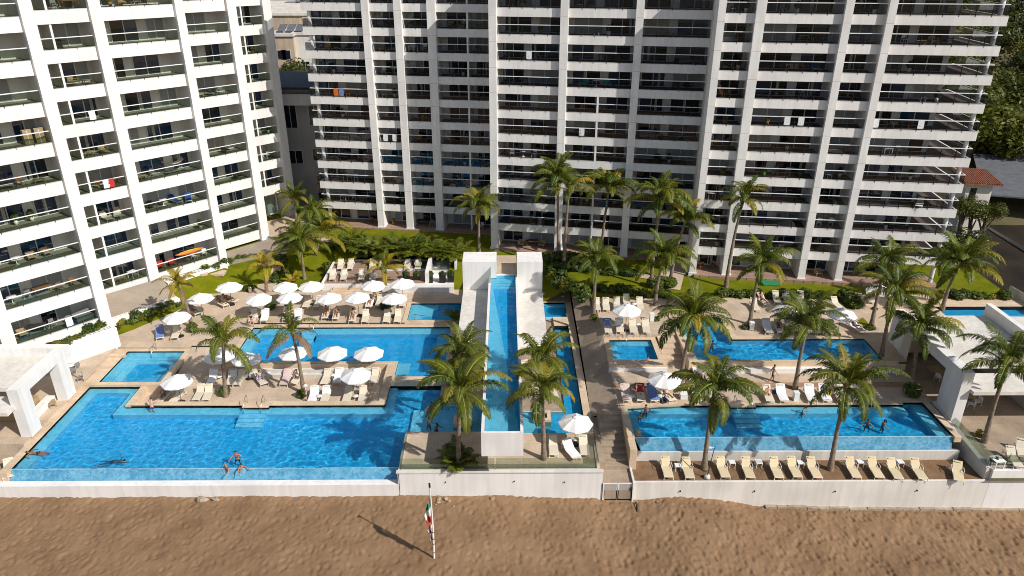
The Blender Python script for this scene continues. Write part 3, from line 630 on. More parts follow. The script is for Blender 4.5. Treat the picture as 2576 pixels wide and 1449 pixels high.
# ------------------------------------------------------------------ apartment towers
class Sec:
    """a facade plane: u along it, w outward from it"""
    def __init__(s, deg, d): a = math.radians(deg); s.U = (math.cos(a), math.sin(a)); s.N = (math.sin(a), -math.cos(a)); s.d = d; s.a = a
    def p(s, u, w): return (s.U[0]*u+s.N[0]*(s.d+w), s.U[1]*u+s.N[1]*(s.d+w))
    def q(s, u0, u1, w0, w1): return [s.p(u0,w0), s.p(u1,w0), s.p(u1,w1), s.p(u0,w1)]
def bx(b, S, u0, u1, w0, w1, z0, z1, m=0): b.prism(S.q(u0,u1,w0,w1), z0, z1, m)
rt = random.Random(11)
def railing(S, u0, u1, z, glass, sides=()):
    b = MB()
    bx(b, S, u0, u1, -.10, -.075, z+.03, z+.92, 0)
    n = max(1, round((u1-u0)/1.45))
    for i in range(1, n): u = u0+(u1-u0)*i/n; bx(b, S, u-.022, u+.022, -.07, .03, z-.12, z+.93 if glass == 'glass_r' else z+.10, 1)
    for u in sides: bx(b, S, u-.012, u+.012, -8.9, -.11, z+.03, z+.92, 0)
    h = MB(); bx(h, S, u0-.02, u1+.02, -.125, -.05, z+.97, z+1.045)
    for u in sides: bx(h, S, u-.025, u+.025, -8.9, -.13, z+.985, z+1.035)
    return b, h
def doors(S, u0, u1, z, hgt, wb, kind):
    """sliding doors across a bay: frames and panes with a bit of wall between"""
    f = MB(); p = MB(); wd = u1-u0
    if wd > 6: lay = [(.03,.29),(.42,.80)] if kind == 'L' else [(.02,.38),(.50,.95)]
    elif wd > 4.4: lay = [(.14,.78)]
    else: lay = [(.2,.92)]
    if rt.random() < .3 and wd > 6: lay = [(1-b, 1-a) for a, b in lay][::-1]
    for a, c in lay:
        A, B = u0+a*wd, u0+c*wd; n = 2 if B-A < 3.4 else 3
        sh = rt.random(); blind = 1 if sh < .22 else (2 if sh < .30 else 0)
        for i in range(n):
            x, y = A+(B-A)*i/n, A+(B-A)*(i+1)/n
            mi = blind if blind and rt.random() < .85 else (3 if rt.random() < (.8 if kind == 'L' else .4) else 0)
            bx(p, S, x+.03, y-.03, wb+.02, wb+.05, z+.07, z+hgt-.05, mi)
            bx(f, S, x-.045, x+.045, wb+.01, wb+.09, z+.02, z+hgt)
        bx(f, S, B-.045, B+.045, wb+.01, wb+.09, z+.02, z+hgt)
        bx(f, S, A-.04, B+.04, wb+.01, wb+.085, z+.02, z+.08); bx(f, S, A-.04, B+.04, wb+.01, wb+.085, z+hgt-.06, z+hgt)
        if blind == 0 and rt.random() < .4:
            cu = A+(B-A)*rt.random()*.8; bx(p, S, cu, cu+.28, wb+.052, wb+.06, z+.1, z+hgt-.1, 2)
    return f, p
PM = ['pane','blind','curtain','pane_sky']
def tower(name, label, secs, z0, st, k0, k1, fas, base, glass, floorm, cap, loc, kind):
    root = thing(name, label, 'apartment building', loc, world=True)
    wall = MB(); parts = []
    WB = -2.45
    for S, piers, bays, ext, opt in secs:
        u0, u1 = ext
        kk0 = opt.get('k0', k0)
        for k in range(kk0, k1+1):
            z = z0+st*k
            b = MB(); lo, hi = opt.get('lip', (u0, u1))
            bx(b, S, lo, hi, -.22, 0, z-fas, z, 0)                                    # front beam
            bx(b, S, lo, hi, WB, -.221, z-.28, z-.004, 1)                             # floor
            bx(b, S, lo, hi, -.24, .012, z+.002, z+.035, 2)
            if opt.get('wrap'): bx(b, S, opt['wrap'][0], opt['wrap'][1], -9.3, WB-.002, z-.28, z-.004, 1); bx(b, S, opt['wrap'][2], opt['wrap'][3], -9.3, -.225, z-fas, z-.001, 0)
            b.build('balcony_slab', [M['white'], M[floorm], M['alu']], root)
        zt = z0+st*(k1+.9)
        b0, b1 = opt.get('body', (u0, u1))
        bx(wall, S, b0, b1, -14, WB, base-1, zt, 0)
        for q in piers:
            b = MB(); bx(b, S, q[0], q[1], WB-.02, .43, base-.3, zt)
            if not opt.get('nofoot'): bx(b, S, q[0]-.08, q[1]+.08, WB-.02, .5, base-.3, base+.12)
            b.build('column', M['col_r' if kind == 'R' else 'white'], root)
        for bay in bays:
            (v0, v1), bo = bay[:2], (bay[2] if len(bay) > 2 else {})
            for k in range(kk0-(1 if kind == 'R' else 0), k1+1):
                z = z0+st*k; gnd = kind == 'R' and k < kk0
                z = base+.1 if gnd else z
                spans = [(v0, v1)]
                if 'div' in bo and (k <= bo.get('divk', 99)):
                    dv = bo['div']; bx(wall, S, dv-.1, dv+.1, WB, bo.get('divw', -.02), z, z+st-.05, 1); spans = [(v0, dv-.1),(dv+.1, v1)]
                for a, c in spans:
                    if not gnd and k >= bo.get('kr', 0):
                        parts.append(('r', railing(S, a, c, z+.035, glass, bo.get('sides', ()))))
                    dd = (a, min(c, bo.get('dmax', 1e9)))
                    if kind == 'L' and c-a < 1.9: continue
                    if not (bo.get('skipdoor') and k in bo['skipdoor']): parts.append(('d', doors(S, a+.05, dd[1]-.05, z, st-.62 if kind == 'R' else st-1.0, WB, kind)))
    rails = [p for t, p in parts if t == 'r']; drs = [p for t, p in parts if t == 'd']
    def emit(lst, nm, sub, m1, m2):
        lst.sort(key=lambda p: min((Vector(v)-Vector((0,0,H))).length for v in p[0].v[:8]))
        for i, (a, c) in enumerate(lst[:cap]):
            o = a.build(nm, m1, root); c.build(sub, m2, o, off=root.location)
        if len(lst) > cap:
            a = MB(); c = MB()
            for x, y in lst[cap:]:
                for src, dst in ((x,a),(y,c)):
                    o_ = len(dst.v); dst.v += src.v; dst.f += [tuple(i+o_ for i in f) for f in src.f]; dst.m += src.m; dst.sm += src.sm
            o = a.build(nm, m1, root); o['kind'] = 'stuff'; q = c.build(sub, m2, o, off=root.location); q['kind'] = 'stuff'
    emit(rails, 'glass_railing', 'handrail', [M[glass], M['black']], M['rail'])
    emit(drs, 'sliding_door', 'pane', M['alu'], [M[x] for x in PM])
    wall.build('wall', [M['inner'], M['white']], root)
    return root
SA, SB, SCc = Sec(-8.35,-89.62), Sec(-10.607,-83.754), Sec(-7.746,-79.485)
RZ, RS = 2.962, 2.766
secsR = [
 (SA, [(-30.35,-29.5),(-26.42,-25.52),(-22.42,-21.4)], [(-38.0,-30.35,{'sides':(-38.0,)}),(-29.5,-26.42),(-25.52,-22.42),(-21.4,-15.2,{'div':-17.7})], (-38.05,-14.0), {'body':(-36.2,-14.0), 'wrap':(-38.05,-36.2,-38.05,-37.85), 'k0':1}),
 (SB, [(-17.48,-16.62),(-9.56,-8.71),(-1.53,-.71)], [(-16.62,-9.56),(-8.71,-1.53,{'div':-5.15,'divk':6}),(-.71,6.6)], (-17.4,8.2), {'k0':1}),
 (SCc, [(10.5,11.24),(14.16,15.1),(22.5,23.27),(26.5,27.25)], [(11.24,14.16),(15.1,22.5),(23.27,26.5),(27.25,37.55,{'sides':(37.55,),'dmax':34.0})], (10.52,37.62), {'body':(10.52,34.2), 'wrap':(34.2,37.62,37.42,37.62), 'k0':1}),
]
towerR = tower('apartment_tower', 'wide white balcony tower behind the palms, its railings of dark tinted glass', secsR, RZ, RS, 1, 11, .9, 2.6, 'glass_r', 'deckwood2', 100, (4,80,2.6), 'R')
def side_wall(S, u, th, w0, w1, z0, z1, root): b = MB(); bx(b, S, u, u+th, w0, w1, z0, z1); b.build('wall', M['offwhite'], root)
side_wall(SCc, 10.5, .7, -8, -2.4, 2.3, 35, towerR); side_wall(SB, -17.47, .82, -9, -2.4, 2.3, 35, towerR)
for S, u in ((SA,-37.3),(SCc,37.02)):
    for k in range(0, 12):
        z = RZ+RS*k; c = S.p(u, -.55); b = MB(); zb = 2.3 if k == 0 else z+.0
        b.tube([(c[0],c[1],zb),(c[0],c[1],RZ+RS*(k+1)-.85)], .23, 14); b.build('round_column', M['white'], towerR)
b = MB()
for S, u0, u1 in ((SA,-38,-15),(SB,-17,8),(SCc,11,37.5)): bx(b, S, u0, u1, -2.4, .9, 2.0, 2.62)
b.build('ground_floor_deck', M['deckwood'], towerR)
L1, L2, L4, L5 = Sec(48.344,-72.76), Sec(48.344,-79.35), Sec(48.344,-83.57), Sec(48.344,-89.3)
LZ, LS = -3.673, 3.487
secsL = [
 (L1, [(13.25,14.36),(21.55,22.56)], [(4.0,13.25),(14.36,21.55)], (3,22.5), {}),
 (L2, [(29.36,30.45),(37.7,38.6)], [(22.56,29.36,{'div':25.83,'divw':-.05}),(30.45,37.7)], (22.57,38.55), {}),
 (L4, [(45.75,46.85)], [(38.6,45.75)], (38.61,46.8), {}),
 (L5, [(53.72,54.9)], [(46.86,53.72,{'div':50.9,'divw':-.05,'skipdoor':(2,)})], (46.86,54.85), {'k0':3}),
]
towerL = tower('apartment_tower', 'bright white balcony tower at the left, its clear glass railings catching the sun', secsL, LZ, LS, 2, 11, 1.2, 2.0, 'glass_l', 'balc_grey', 100, (-38,66,2.0), 'L')
for S, u0, u1, z0 in ((L1,21.56,22.5,2),(L2,37.72,38.55,2),(L4,45.77,46.8,1.5),(L5,53.74,54.85,1.5)): side_wall(S, u0, u1-u0, -14, -2.4, z0, LZ+LS*11.9, towerL)
# street door of the left tower
b = MB(); p = MB()
zb = 2.03
for a, c in ((47.4,50.9),(51.1,53.3)):
    for u in (a, c): bx(b, L5, u-.09, u+.09, -2.2, -1.95, zb, zb+3.6)
    for z in (zb, zb+2.75, zb+3.5): bx(b, L5, a, c, -2.19, -1.96, z, z+.12)
    bx(p, L5, a+.1, c-.1, -2.1, -2.05, zb+.1, zb+3.5)
d_ = b.build('entrance_door', M['plastic_w'], towerL); p.build('pane', M['glass_clear'], d_, off=towerL.location)
# lower white bands with their rows of square openings
def breeze(name, label, S, u0, u1, w0, w1, z1, rows=2, cells=16, h=1.3):
    root = thing(name, label, 'planter wall', S.p((u0+u1)/2,(w0+w1)/2)+(z1-h,), world=True)
    b = MB(); bx(b, S, u0, u1, w0, w1, z1-h, z1-.02); b.build('wall', M['white'], root)
    b = MB(); cu = (u1-u0-.6)/cells; cw = (w1-w0-.5)/rows
    for i in range(cells):
        for j in range(rows):
            a = u0+.3+i*cu; c = w0+.25+j*cw; bx(b, S, a+cu*.14, a+cu*.86, c+cw*.16, c+cw*.84, z1-.0199, z1-.012)
    b.build('opening_shade', M['black'], root); b = MB()  # flat black plates stand in for the shade inside the openings
    for i in range(cells+1): a = u0+.3+i*cu; bx(b, S, a-cu*.13, a+cu*.13, w0+.25, w1-.25, z1-.019, z1+.05)
    for j in range(rows+1): c = w0+.25+j*cw; bx(b, S, u0+.3, u1-.3, c-cw*.14, c+cw*.14, z1-.018, z1+.045)
    b.build('block_grid', M['white'], root); return root
breeze('planter_wall', 'white breeze block planter wall below the lowest left balcony', L1, 14.4, 22.4, .55, 1.65, 2.55, h=2.2)
breeze('planter_wall', 'white breeze block planter wall along the sloping brown forecourt', L2, 22.9, 30.6, 3.36, 4.25, 1.56, h=.95)
breeze('planter_wall', 'white breeze block planter wall below the balcony with the kayak', L2, 30.7, 37.9, .55, 1.65, 2.6, h=1.0)
# ------------------------------------------------------------------ the raised lap pool and the building under it
zb = WY('E',975,870,42.72).z
root = thing('raised_pool', 'long raised lap pool in a white trough jutting over the centre terrace', 'pool', (-.28,56,zb), world=True)
b = MB(); X0, X1, I0, I1 = -1.78, 1.22, -1.55, 1.0; Y0, Y1 = 42.7, 70.6
b.box(X0,X1,Y0,Y1,zb,4.2); b.box(X0,I0,Y0,Y1,4.2,5.25); b.box(I1,X1,Y0,Y1,4.2,5.25); b.box(I0,I1,Y0,42.92,4.2,5.2); b.box(I0,I1,Y1-.12,Y1,4.2,5.3)
b.build('trough', M['white'], root)
b = MB(); b.poly(R(I0+.01,I1-.01,42.93,Y1-.13), [], 4.21)
e = .012
for q_ in ([(I0+e,42.93),(I0+e,Y1-.13)], [(I1-e,42.93),(I1-e,Y1-.13)], [(I0,42.93),(I1,42.93)], [(I0,Y1-.14),(I1,Y1-.14)]):
    b.add([(q_[0][0],q_[0][1],4.2),(q_[1][0],q_[1][1],4.2),(q_[1][0],q_[1][1],5.2),(q_[0][0],q_[0][1],5.2)], [(0,1,2,3)])
for i in range(5): b.box(I0+.02,I1-.02,Y1-.5*(5-i)-.13,Y1-.14-.001*i,4.2,4.4+.15*i)
b.m = [0]+[1]*(len(b.f)-1); b.build('lining', [M['tile_b'], M['tile']], root)
wave_sheet(R(I0+.004,I1-.004,42.925,Y1-.125), 5.17, .011, 1.35).build('pool_water', M['water_calm'], root)
def pav(name, label, cat, parts, loc):
    root = thing(name, label, cat, loc, world=True)
    for nm, mat, boxes in parts:
        b = MB()
        for q_ in boxes: b.box(*q_)
        b.build(nm, M[mat], root)
    return root
pav('pool_bar', 'white flat roofed bar under the raised lap pool, roofs showing on both sides', 'building',
 [('roof','roof_white',[(-4.47,X0-.02,57.5,69.88,3.58,3.85),(X1+.02,3.8,57.5,69.88,3.58,3.85)]),
  ('column','white',[(-4.3,-3.95,57.7,58.05,.2,3.58)]),('column','white',[(3.3,3.65,57.7,58.05,.2,3.58)]),('column','white',[(-4.3,-3.95,63.7,64.05,.2,3.58)]),('column','white',[(3.3,3.65,63.7,64.05,.2,3.58)]),
  ('wall','offwhite',[(-4.44,3.78,69.0,69.85,.2,3.57)]),('counter','deckwood3',[(-3.4,2.9,66.0,66.7,.2,1.3)])], (-.3,64,.2))
pav('stair_block', 'square white stair block left of the top end of the lap pool', 'building', [('wall','white',[(-4.5,-.98,69.9,72.42,-.5,7.0)]),('parapet','white',[(-4.5,-.98,72.42,72.62,-.5,7.02)])], (-2.7,71,.5))
pav('stair_block', 'square white stair block right of the top end of the lap pool', 'building', [('wall','white',[(1.17,3.82,69.9,72.42,-.5,7.0)]),('parapet','white',[(1.17,3.82,72.42,72.62,-.5,7.02)])], (2.5,71,.5))
b = MB(); b.box(-1.6,-1.56,68.4,70.8,5.3,6.4); tag(b.build('glass_screen', M['glass_clear']), 'clear glass screen beside the steps of the lap pool, left side', 'glass screen')
b = MB(); b.box(1.03,1.07,69.2,70.8,5.3,6.4); tag(b.build('glass_screen', M['glass_clear']), 'clear glass screen beside the steps of the lap pool, right side', 'glass screen')
pav('bridge', 'stone landing between the two white stair blocks behind the lap pool', 'landing', [('floor','stone',[(-.97,1.16,70.62,76,4.9,5.25)]),('support','white',[(-.9,1.1,72.6,76,.3,4.9)])], (0,73,.3))
# glass fences of the centre terrace
def gfence(pts, z, label, h=1.05):
    root = thing('glass_fence', label, 'glass fence', (pts[0][0],pts[0][1],z), world=True)
    for i, (a, c) in enumerate(zip(pts, pts[1:])):
        a, c = Vector(a), Vector(c); L = (c-a).length; n = max(1, round(L/1.9)); t = (c-a)/L; nn = Vector((-t.y,t.x))*.008
        for j in range(n):
            p, q = a+t*(L*j/n+.015), a+t*(L*(j+1)/n-.015)
            b = MB(); b.prism([tuple(p-nn),tuple(q-nn),tuple(q+nn),tuple(p+nn)], z+.02, z+h); b.build('glass_panel', M['glass_l'], root)
        b = MB(); b.prism([tuple(a-nn*4),tuple(c-nn*4),tuple(c+nn*4),tuple(a+nn*4)], z-.0, z+.07); b.build('rail_shoe', M['alu'], root)
    return root
gfence([(-8.0,49.0),(-8.0,44.75),(-.9,44.75)], .38, 'clear glass balustrade along the shaded left half of the centre terrace')
gfence([(-.8,44.75),(6.9,44.75),(7.05,49.0)], .38, 'clear glass balustrade along the sunny right half of the centre terrace')
gfence([(36.75,52.0),(36.98,44.8),(50,44.8)], .42, 'clear glass balustrade round the corner terrace at the far right')
# ------------------------------------------------------------------ pool pavilions
def portal(name, label, x0, x1, y0, y1, leg, zb, zt, beam, s, boxes, loc):
    root = thing(name, label, 'pavilion', loc, world=True)
    b = MB(); b.box(x0,x1,y0,y0+leg,zb,zt); b.box(x0,x1,y1-leg,y1,zb,zt); b.box(x0,x1,y0+leg,y1-leg,zt-beam,zt); b.build('portal_frame', M['white'], root)
    for nm, mat, q_ in boxes: c = MB(); c.box(*q_); c.build(nm, M[mat], root)
    return root
portal('pavilion', 'white pavilion with a deep portal frame at the left edge of the big pool', -39.3,-38.42,49.2,55.9,1.35,.28,4.75,.75,1,
 [('roof','roof_white',(-60,-39.31,50.6,56.6,3.75,4.1)),('parapet','white',(-60,-38.42,55.92,56.7,3.6,4.75)),('canopy','roof_white',(-60,-39.0,48.2,50.58,3.0,3.3)),('counter','wood_l',(-43,-40.4,51.3,53.9,.3,1.25)),('bench','white',(-40.2,-39.5,50.8,54.6,.3,.8)),('back_wall','offwhite',(-60,-59.5,50,56.6,.3,3.7))], (-38.9,52.5,.3))
portal('pavilion', 'grey shaded pavilion with a deep portal frame right of the pools', 36.5,37.35,49.75,61.25,2.35,.35,5.7,.95,1,
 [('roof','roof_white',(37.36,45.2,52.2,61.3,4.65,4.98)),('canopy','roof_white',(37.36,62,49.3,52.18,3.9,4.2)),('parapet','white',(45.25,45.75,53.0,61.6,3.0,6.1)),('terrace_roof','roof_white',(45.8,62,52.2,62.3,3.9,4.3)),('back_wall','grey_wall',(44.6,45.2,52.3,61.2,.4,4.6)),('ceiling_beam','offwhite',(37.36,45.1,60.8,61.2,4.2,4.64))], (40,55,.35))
gfence([(46.2,54.5),(46.2,61.8)], 4.3, 'clear glass balustrade on the roof beside the far right pool')
# raised wooden sun deck
root = thing('sun_deck', 'raised brown sun deck with white edges behind the upper left pool', 'deck', (-15,80.5,.5), world=True)
b = MB(); b.box(-21.3,-9.1,77.05,84.2,.2,1.25); b.build('base', M['white'], root)
b = MB(); b.box(-21.05,-9.4,77.3,83.9,1.2,1.29); b.build('floor_boards', M['deckwood'], root)
b = MB(); b.box(-21.3,-9.1,83.92,84.2,1.25,1.5); b.box(-21.3,-21.06,77.05,83.9,1.25,1.45); b.box(-14.3,-9.1,80.9,81.12,1.25,1.5); b.build('parapet', M['white'], root)
b = MB(); b.box(-9.35,-8.95,77.5,84.2,1.2,2.5); b.box(-8.9,-6.2,81,84.3,.3,1.3); b.box(-6.15,-5.9,80.7,84.4,.3,2.4); b.build('stair_wall', M['white'], root)
b = MB(); b.box(-14.2,-6.1,77.5,80.85,.3,.95); b.box(-14.2,-6.0,76.4,76.65,.5,1.25); b.box(-14.2,-6.0,76.65,77.0,.5,1.1); b.build('planting_ledge', M['white'], root)
gfence([(-10.9,81.0),(-9.5,81.0),(-9.5,84)], 1.3, 'clear glass balustrade at the stair end of the brown sun deck')
gfence([(-8.8,81.0),(-6.2,81.0)], 1.3, 'clear glass balustrade in front of the sunken white stair')
b = MB()
for i in range(3): b.box(-20.4+.25*i,-15.0,76.9-.42*(3-i)+.12,77.04,.5,.62+.17*(i))
tag(b.build('steps', M['coping']), 'three stone steps up to the raised brown sun deck', 'steps')
# ------------------------------------------------------------------ buildings and roofs behind
def house(name, label, cat, x0, x1, y0, y1, z0, z1, wmat, wins=(), roof='roof_grey', eave=.5, cant=None):
    root = thing(name, label, cat, ((x0+x1)/2,(y0+y1)/2,z0), world=True)
    b = MB(); b.box(x0,x1,y0,y1,z0,z1); b.build('wall', M[wmat], root)
    b = MB(); b.box(x0-eave,x1+eave,y0-eave,y1+eave,z1,z1+.5)
    b.build('roof', M[roof], root)
    for a, c, d, e in wins:
        f = MB(); f.box(a-.08,c+.08,y0-.06,y0+.02,d-.08,e+.08); w = f.build('window', M['alu'], root)
        f = MB(); f.box(a,(a+c)/2-.05,y0-.09,y0-.061,d,e); f.box((a+c)/2+.05,c,y0-.09,y0-.061,d,e); f.build('pane', M['pane'], w, off=root.location)
    return root
def at_y(k, x, y, Y): v = WY(k,x,y,Y); return v.x, v.z
Y = 104.0
xl, zt = at_y('X',700,225,Y); xr, _ = at_y('X',850,225,Y)
wins = []
for (xa, ya, xc, yc) in ((711,262,748,322),(774,262,806,316),(725,380,762,412),(785,375,812,404),(795,442,832,500)):
    a, e = at_y('X',xa,ya,Y-.2); c, d = at_y('X',xc,yc,Y-.2); wins.append((a,c,d,e))
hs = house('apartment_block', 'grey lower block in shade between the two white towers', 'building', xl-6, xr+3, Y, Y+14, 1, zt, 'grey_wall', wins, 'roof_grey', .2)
b = MB(); b.box(xl-6,xr+3,Y-1.6,Y+.2,zt-1.9,zt-.4); b.build('balcony_band', M['offwhite'], hs, off=hs.location)
b = MB(); b.box(xl-6.2,xr+3.2,Y-1.8,Y+9,zt+.55,zt+.62); b.build('roof_sheet', M['roof_grey'], hs, off=hs.location)
Y = 150.0; xl, zt = at_y('R',200,330,Y); xr, zb_ = at_y('R',1000,900,Y)
hb = house('warehouse', 'beige windowless hall with a pale ribbed roof behind the towers', 'building', xl-12, xr+8, Y, Y+40, 0, zt, 'beige_wall', (), 'roof_white', .3)
b = MB()
for i in range(9): b.box(xl-12, xr+8, Y+1+i*4, Y+1.5+i*4, zt+.5, zt+.75)
b.build('roof_rib', M['offwhite'], hb, off=hb.location)
Y = 138.0; xl, zt = at_y('R',255,700,Y); xr, zq = at_y('R',640,1050,Y)
h2 = house('old_house', 'old stained pale house with solar panels on its roof behind the palms and tower', 'house', xl-1, xr+.5, Y, Y+9, 0, zt-.6, 'beige_wall', ((xl+1,xl+2.6,zt-4.5,zt-3),(xr-2.5,xr-1,zt-4.5,zt-3)), 'offwhite', .25)
b = MB()
for i in range(4): b.add([(xl+.4+i*1.6,Y+1,zt+.2),(xl+1.8+i*1.6,Y+1,zt+.2),(xl+1.8+i*1.6,Y+3.5,zt+1.2),(xl+.4+i*1.6,Y+3.5,zt+1.2)], [(0,1,2,3)])
b.build('solar_panel', M['roof_grey'], h2, off=h2.location)
xl2, _ = at_y('R',650,900,Y); xr2, zt2 = at_y('R',940,760,Y)
house('old_house', 'yellowish weathered house corner left of the tower railings', 'house', xl2, xr2+1, Y+1, Y+8, 0, zt2, 'cream', ((xl2+1,xl2+2.5,zt2-6,zt2-4.6),), 'offwhite', .2)
Y = 178.0
for i, (xa, xc, ya) in enumerate(((230,480,80),(495,720,45),(715,860,15))):
    a, zt = at_y('R',xa,ya,Y); c, zq = at_y('R',xc,170-20*i,Y)
    q = thing('rooftop_unit', ['grey rooftop cooling unit, nearest of three on the pale roof','grey rooftop cooling unit in the middle of the pale roof','grey rooftop cooling unit at the back of the pale roof'][i], 'cooling unit', ((a+c)/2,Y,zq), world=True)
    b = MB(); b.box(a,c,Y,Y+3,zq,zt); b.build('casing', M['grey'], q); b = MB(); b.box(a+.2,(a+c)/2-.1,Y-.05,Y+.01,zq+.3,zt-.2); b.box((a+c)/2+.1,c-.2,Y-.05,Y+.01,zq+.3,zt-.2); b.build('fan_grille', M['black'], q)
rv = random.Random(5)
for i in range(7):
    x = -74+i*9+rv.uniform(-2,2); y = 205+rv.uniform(-6,25); h = 6+rv.random()*7
    house('town_house', 'pale flat roofed house far behind both towers, %s' % nth(i,7), 'house', x, x+7, y, y+9, 0, h, rv.choice(['cream','offwhite','beige_wall']), [(x+1,x+2.2,h-2.4,h-1),(x+4,x+5.4,h-2.4,h-1)], 'roof_white', .2)
# right: tiled house, open grey roofed hall
Y = 92.0; xl, z1 = at_y('X',2436,456,Y); xr, z2 = at_y('X',2500,465,Y)
root = thing('tiled_house', 'small white house with a red clay tile roof beyond the right tower', 'house', ((xl+xr)/2,Y+3,1.0), world=True)
b = MB(); b.box(xl,xr,Y,Y+4,.6,z1-.35); b.build('wall', M['offwhite'], root)
b = MB(); b.add([(xl-.8,Y-.8,z1-.05),(xr+.8,Y-.8,z1-.35),(xr+.8,Y+3.6,z1+.55),(xl-.8,Y+3.6,z1+.85),(xl-.8,Y-.8,z1-.2),(xr+.8,Y-.8,z1-.5),(xr+.8,Y+3.6,z1+.4),(xl-.8,Y+3.6,z1+.7)], [(0,1,2,3),(7,6,5,4),(0,4,5,1),(1,5,6,2),(2,6,7,3),(3,7,4,0)])
n = 16
for i in range(n): t = i/(n-1); x = xl-.7+(xr-xl+1.4)*t; b.tube([(x,Y-.8,z1-.03-.3*t),(x,Y+3.6,z1+.87-.3*t)], .13, 6)
b.build('roof', M['rust'], root)
b = MB(); b.box(xl+.6,xl+1.4,Y-.06,Y+.01,z1-3.1,z1-.9); b.build('door', M['pane'], root)
A = [W('X',2478,492,5.2), W('X',2600,505,5.2), W('X',2650,455,5.6), W('X',2560,455,5.8)]
root = thing('open_hall', 'open sided hall with a grey sheet roof beyond the right tower', 'hall', (A[0].x+5,A[0].y,1), world=True)
b = MB(); a0 = W('X',2474,489,5.0); x0, y0 = a0.x, a0.y
b.add([(x0,y0,5.0),(x0+30,y0-9,5.0),(x0+36,y0+9,6.6),(x0+8,y0+17,6.6),(x0,y0,4.8),(x0+30,y0-9,4.8),(x0+36,y0+9,6.4),(x0+8,y0+17,6.4)], [(0,1,2,3),(7,6,5,4),(0,4,5,1),(1,5,6,2),(2,6,7,3),(3,7,4,0)]); b.build('roof', M['roof_grey'], root)
for i in range(4): b = MB(); p = (x0+1+8*i, y0+.9-2.4*i); b.box(p[0],p[0]+.5,p[1],p[1]+.5,.2,4.85); b.build('post', M['beige_wall'], root)
b = MB(); b.add([(x0+3,y0+7,.3),(x0+34,y0-2,.3),(x0+34,y0-2,4.9),(x0+3,y0+7,4.9)], [(0,1,2,3)]); b.build('back_wall', M['cream'], root)
b = MB(); b.add([(x0,y0-.6,.75),(x0+32,y0-10,.75),(x0+36,y0+8,.75),(x0+3,y0+8,.75)], [(0,1,2,3)]); b.build('floor', M['wood_d'], root)  # dark floor colour stands in for the shade under the roof
b = MB(); a, c = W('X',2440,560,.6), W('X',2600,655,.6); b.prism([(a.x,a.y),(c.x,c.y),(c.x,c.y+.4),(a.x,a.y+.4)], -.5, 1.5); tag(b.build('boundary_wall', M['grey_wall']), 'dark shaded boundary wall beyond the right hand lawn', 'wall')  # grey render chosen to put the wall's shade into its colour
b = MB(); a, c = W('J',2440,560,2.4), W('J',2576,640,2.4); d = (c-a)*2.0+a; b.prism([(a.x,a.y),(d.x,d.y),(d.x,d.y-.4),(a.x,a.y-.4)], 1.0, 3.3); tag(b.build('garden_wall', M['offwhite']), 'pale low garden wall at the right end of the far pool', 'wall')
# ------------------------------------------------------------------ parasols
def make_parasol():
    t = thing('parasol', 'x', 'parasol')
    b = MB(); n = 8; R0, z0, z1 = 1.42, 2.16, 2.78
    ring_ = []
    for i in range(n):
        a = 2*PI*i/n+.2; ring_.append((math.cos(a), math.sin(a)))
    prof = [(.06,z1),(.5,z1-.165),(1.0,z1-.38),(R0,z0)]
    vs = []; fs = []
    for r, z in prof:
        for i in range(n):
            c, s_ = ring_[i]; c2, s2 = ring_[(i+1)%n]
            vs += [(c*r, s_*r, z), ((c+c2)/2*r*.995, (s_+s2)/2*r*.995, z-.045*r/R0)]
    m = 2*n
    for k in range(len(prof)-1):
        for i in range(m): fs.append((k*m+i, k*m+(i+1)%m, (k+1)*m+(i+1)%m, (k+1)*m+i)[::-1])
    b.add(vs, fs)
    lo = [(x*.985, y*.985, z-.03) for x, y, z in vs]; b.add(lo, [f[::-1] for f in fs])
    e = len(prof)-1
    rim = vs[e*m:(e+1)*m]; low = [(x, y, z-.10) for x, y, z in rim]
    b.add(rim+low, [(i, m+i, m+(i+1)%m, (i+1)%m) for i in range(m)])
    cn = b.build('canopy', M['umb'], t)
    b = MB(); v2 = [(0,0,z1+.10)]+[(c*.26, s_*.26, z1-.03) for c, s_ in ring_]
    b.add(v2, [(0,1+i,1+(i+1)%n) for i in range(n)]); b.build('vent', M['umb'], cn)
    b = MB(); b.tube([(0,0,.05),(0,0,z1+.02)], .026, 8); b.build('pole', M['pole'], t)
    b = MB()
    for i in range(n):
        c, s_ = ring_[i]; b.tube([(c*.04,s_*.04,z1-.12),(c*R0*.97,s_*R0*.97,z0-.02)], .011, 4)
        b.tube([(c*.03,s_*.03,1.85),(c*.72,s_*.72,z1-.33)], .01, 4)
    b.build('ribs', M['pole'], t)
    b = MB(); b.lathe([(.0,.0),(.34,.0),(.34,.05),(.3,.075),(.05,.09),(.05,.3),(0,.3)], 18); b.build('base_disc', M['black'], t)
    b = MB(); b.lathe([(.0,z1+.17),(.03,z1+.13),(.028,z1+.08)], 8); b.build('finial', M['pole'], cn)
    return t
PAR = make_parasol()
def parasol_row(pts, zg, fmt, group):
    ps = sorted([W('X',x,y,(zg(i) if callable(zg) else zg)+2.8) for i, (x, y) in enumerate(pts)], key=lambda p: p.x)
    for i, p in enumerate(ps):
        o = place(PAR, USED, (p.x,p.y,p.z-2.8), random.uniform(0,.7), fmt % nth(i,len(ps)), group, (random.uniform(.95,1.05),random.uniform(.95,1.05),random.uniform(.97,1.02)))
        o.rotation_euler.x = random.uniform(-.03,.03); o.rotation_euler.y = random.uniform(-.03,.03)
parasol_row([(502,738),(442,784),(573,709)], .5, 'white parasol in the cluster nearest the left tower, %s of the three', 'white parasols around the pools')
parasol_row([(649,738),(726,737),(827,736),(898,735),(988,738)], .5, 'white parasol in the front line of the upper terrace, %s', 'white parasols around the pools')
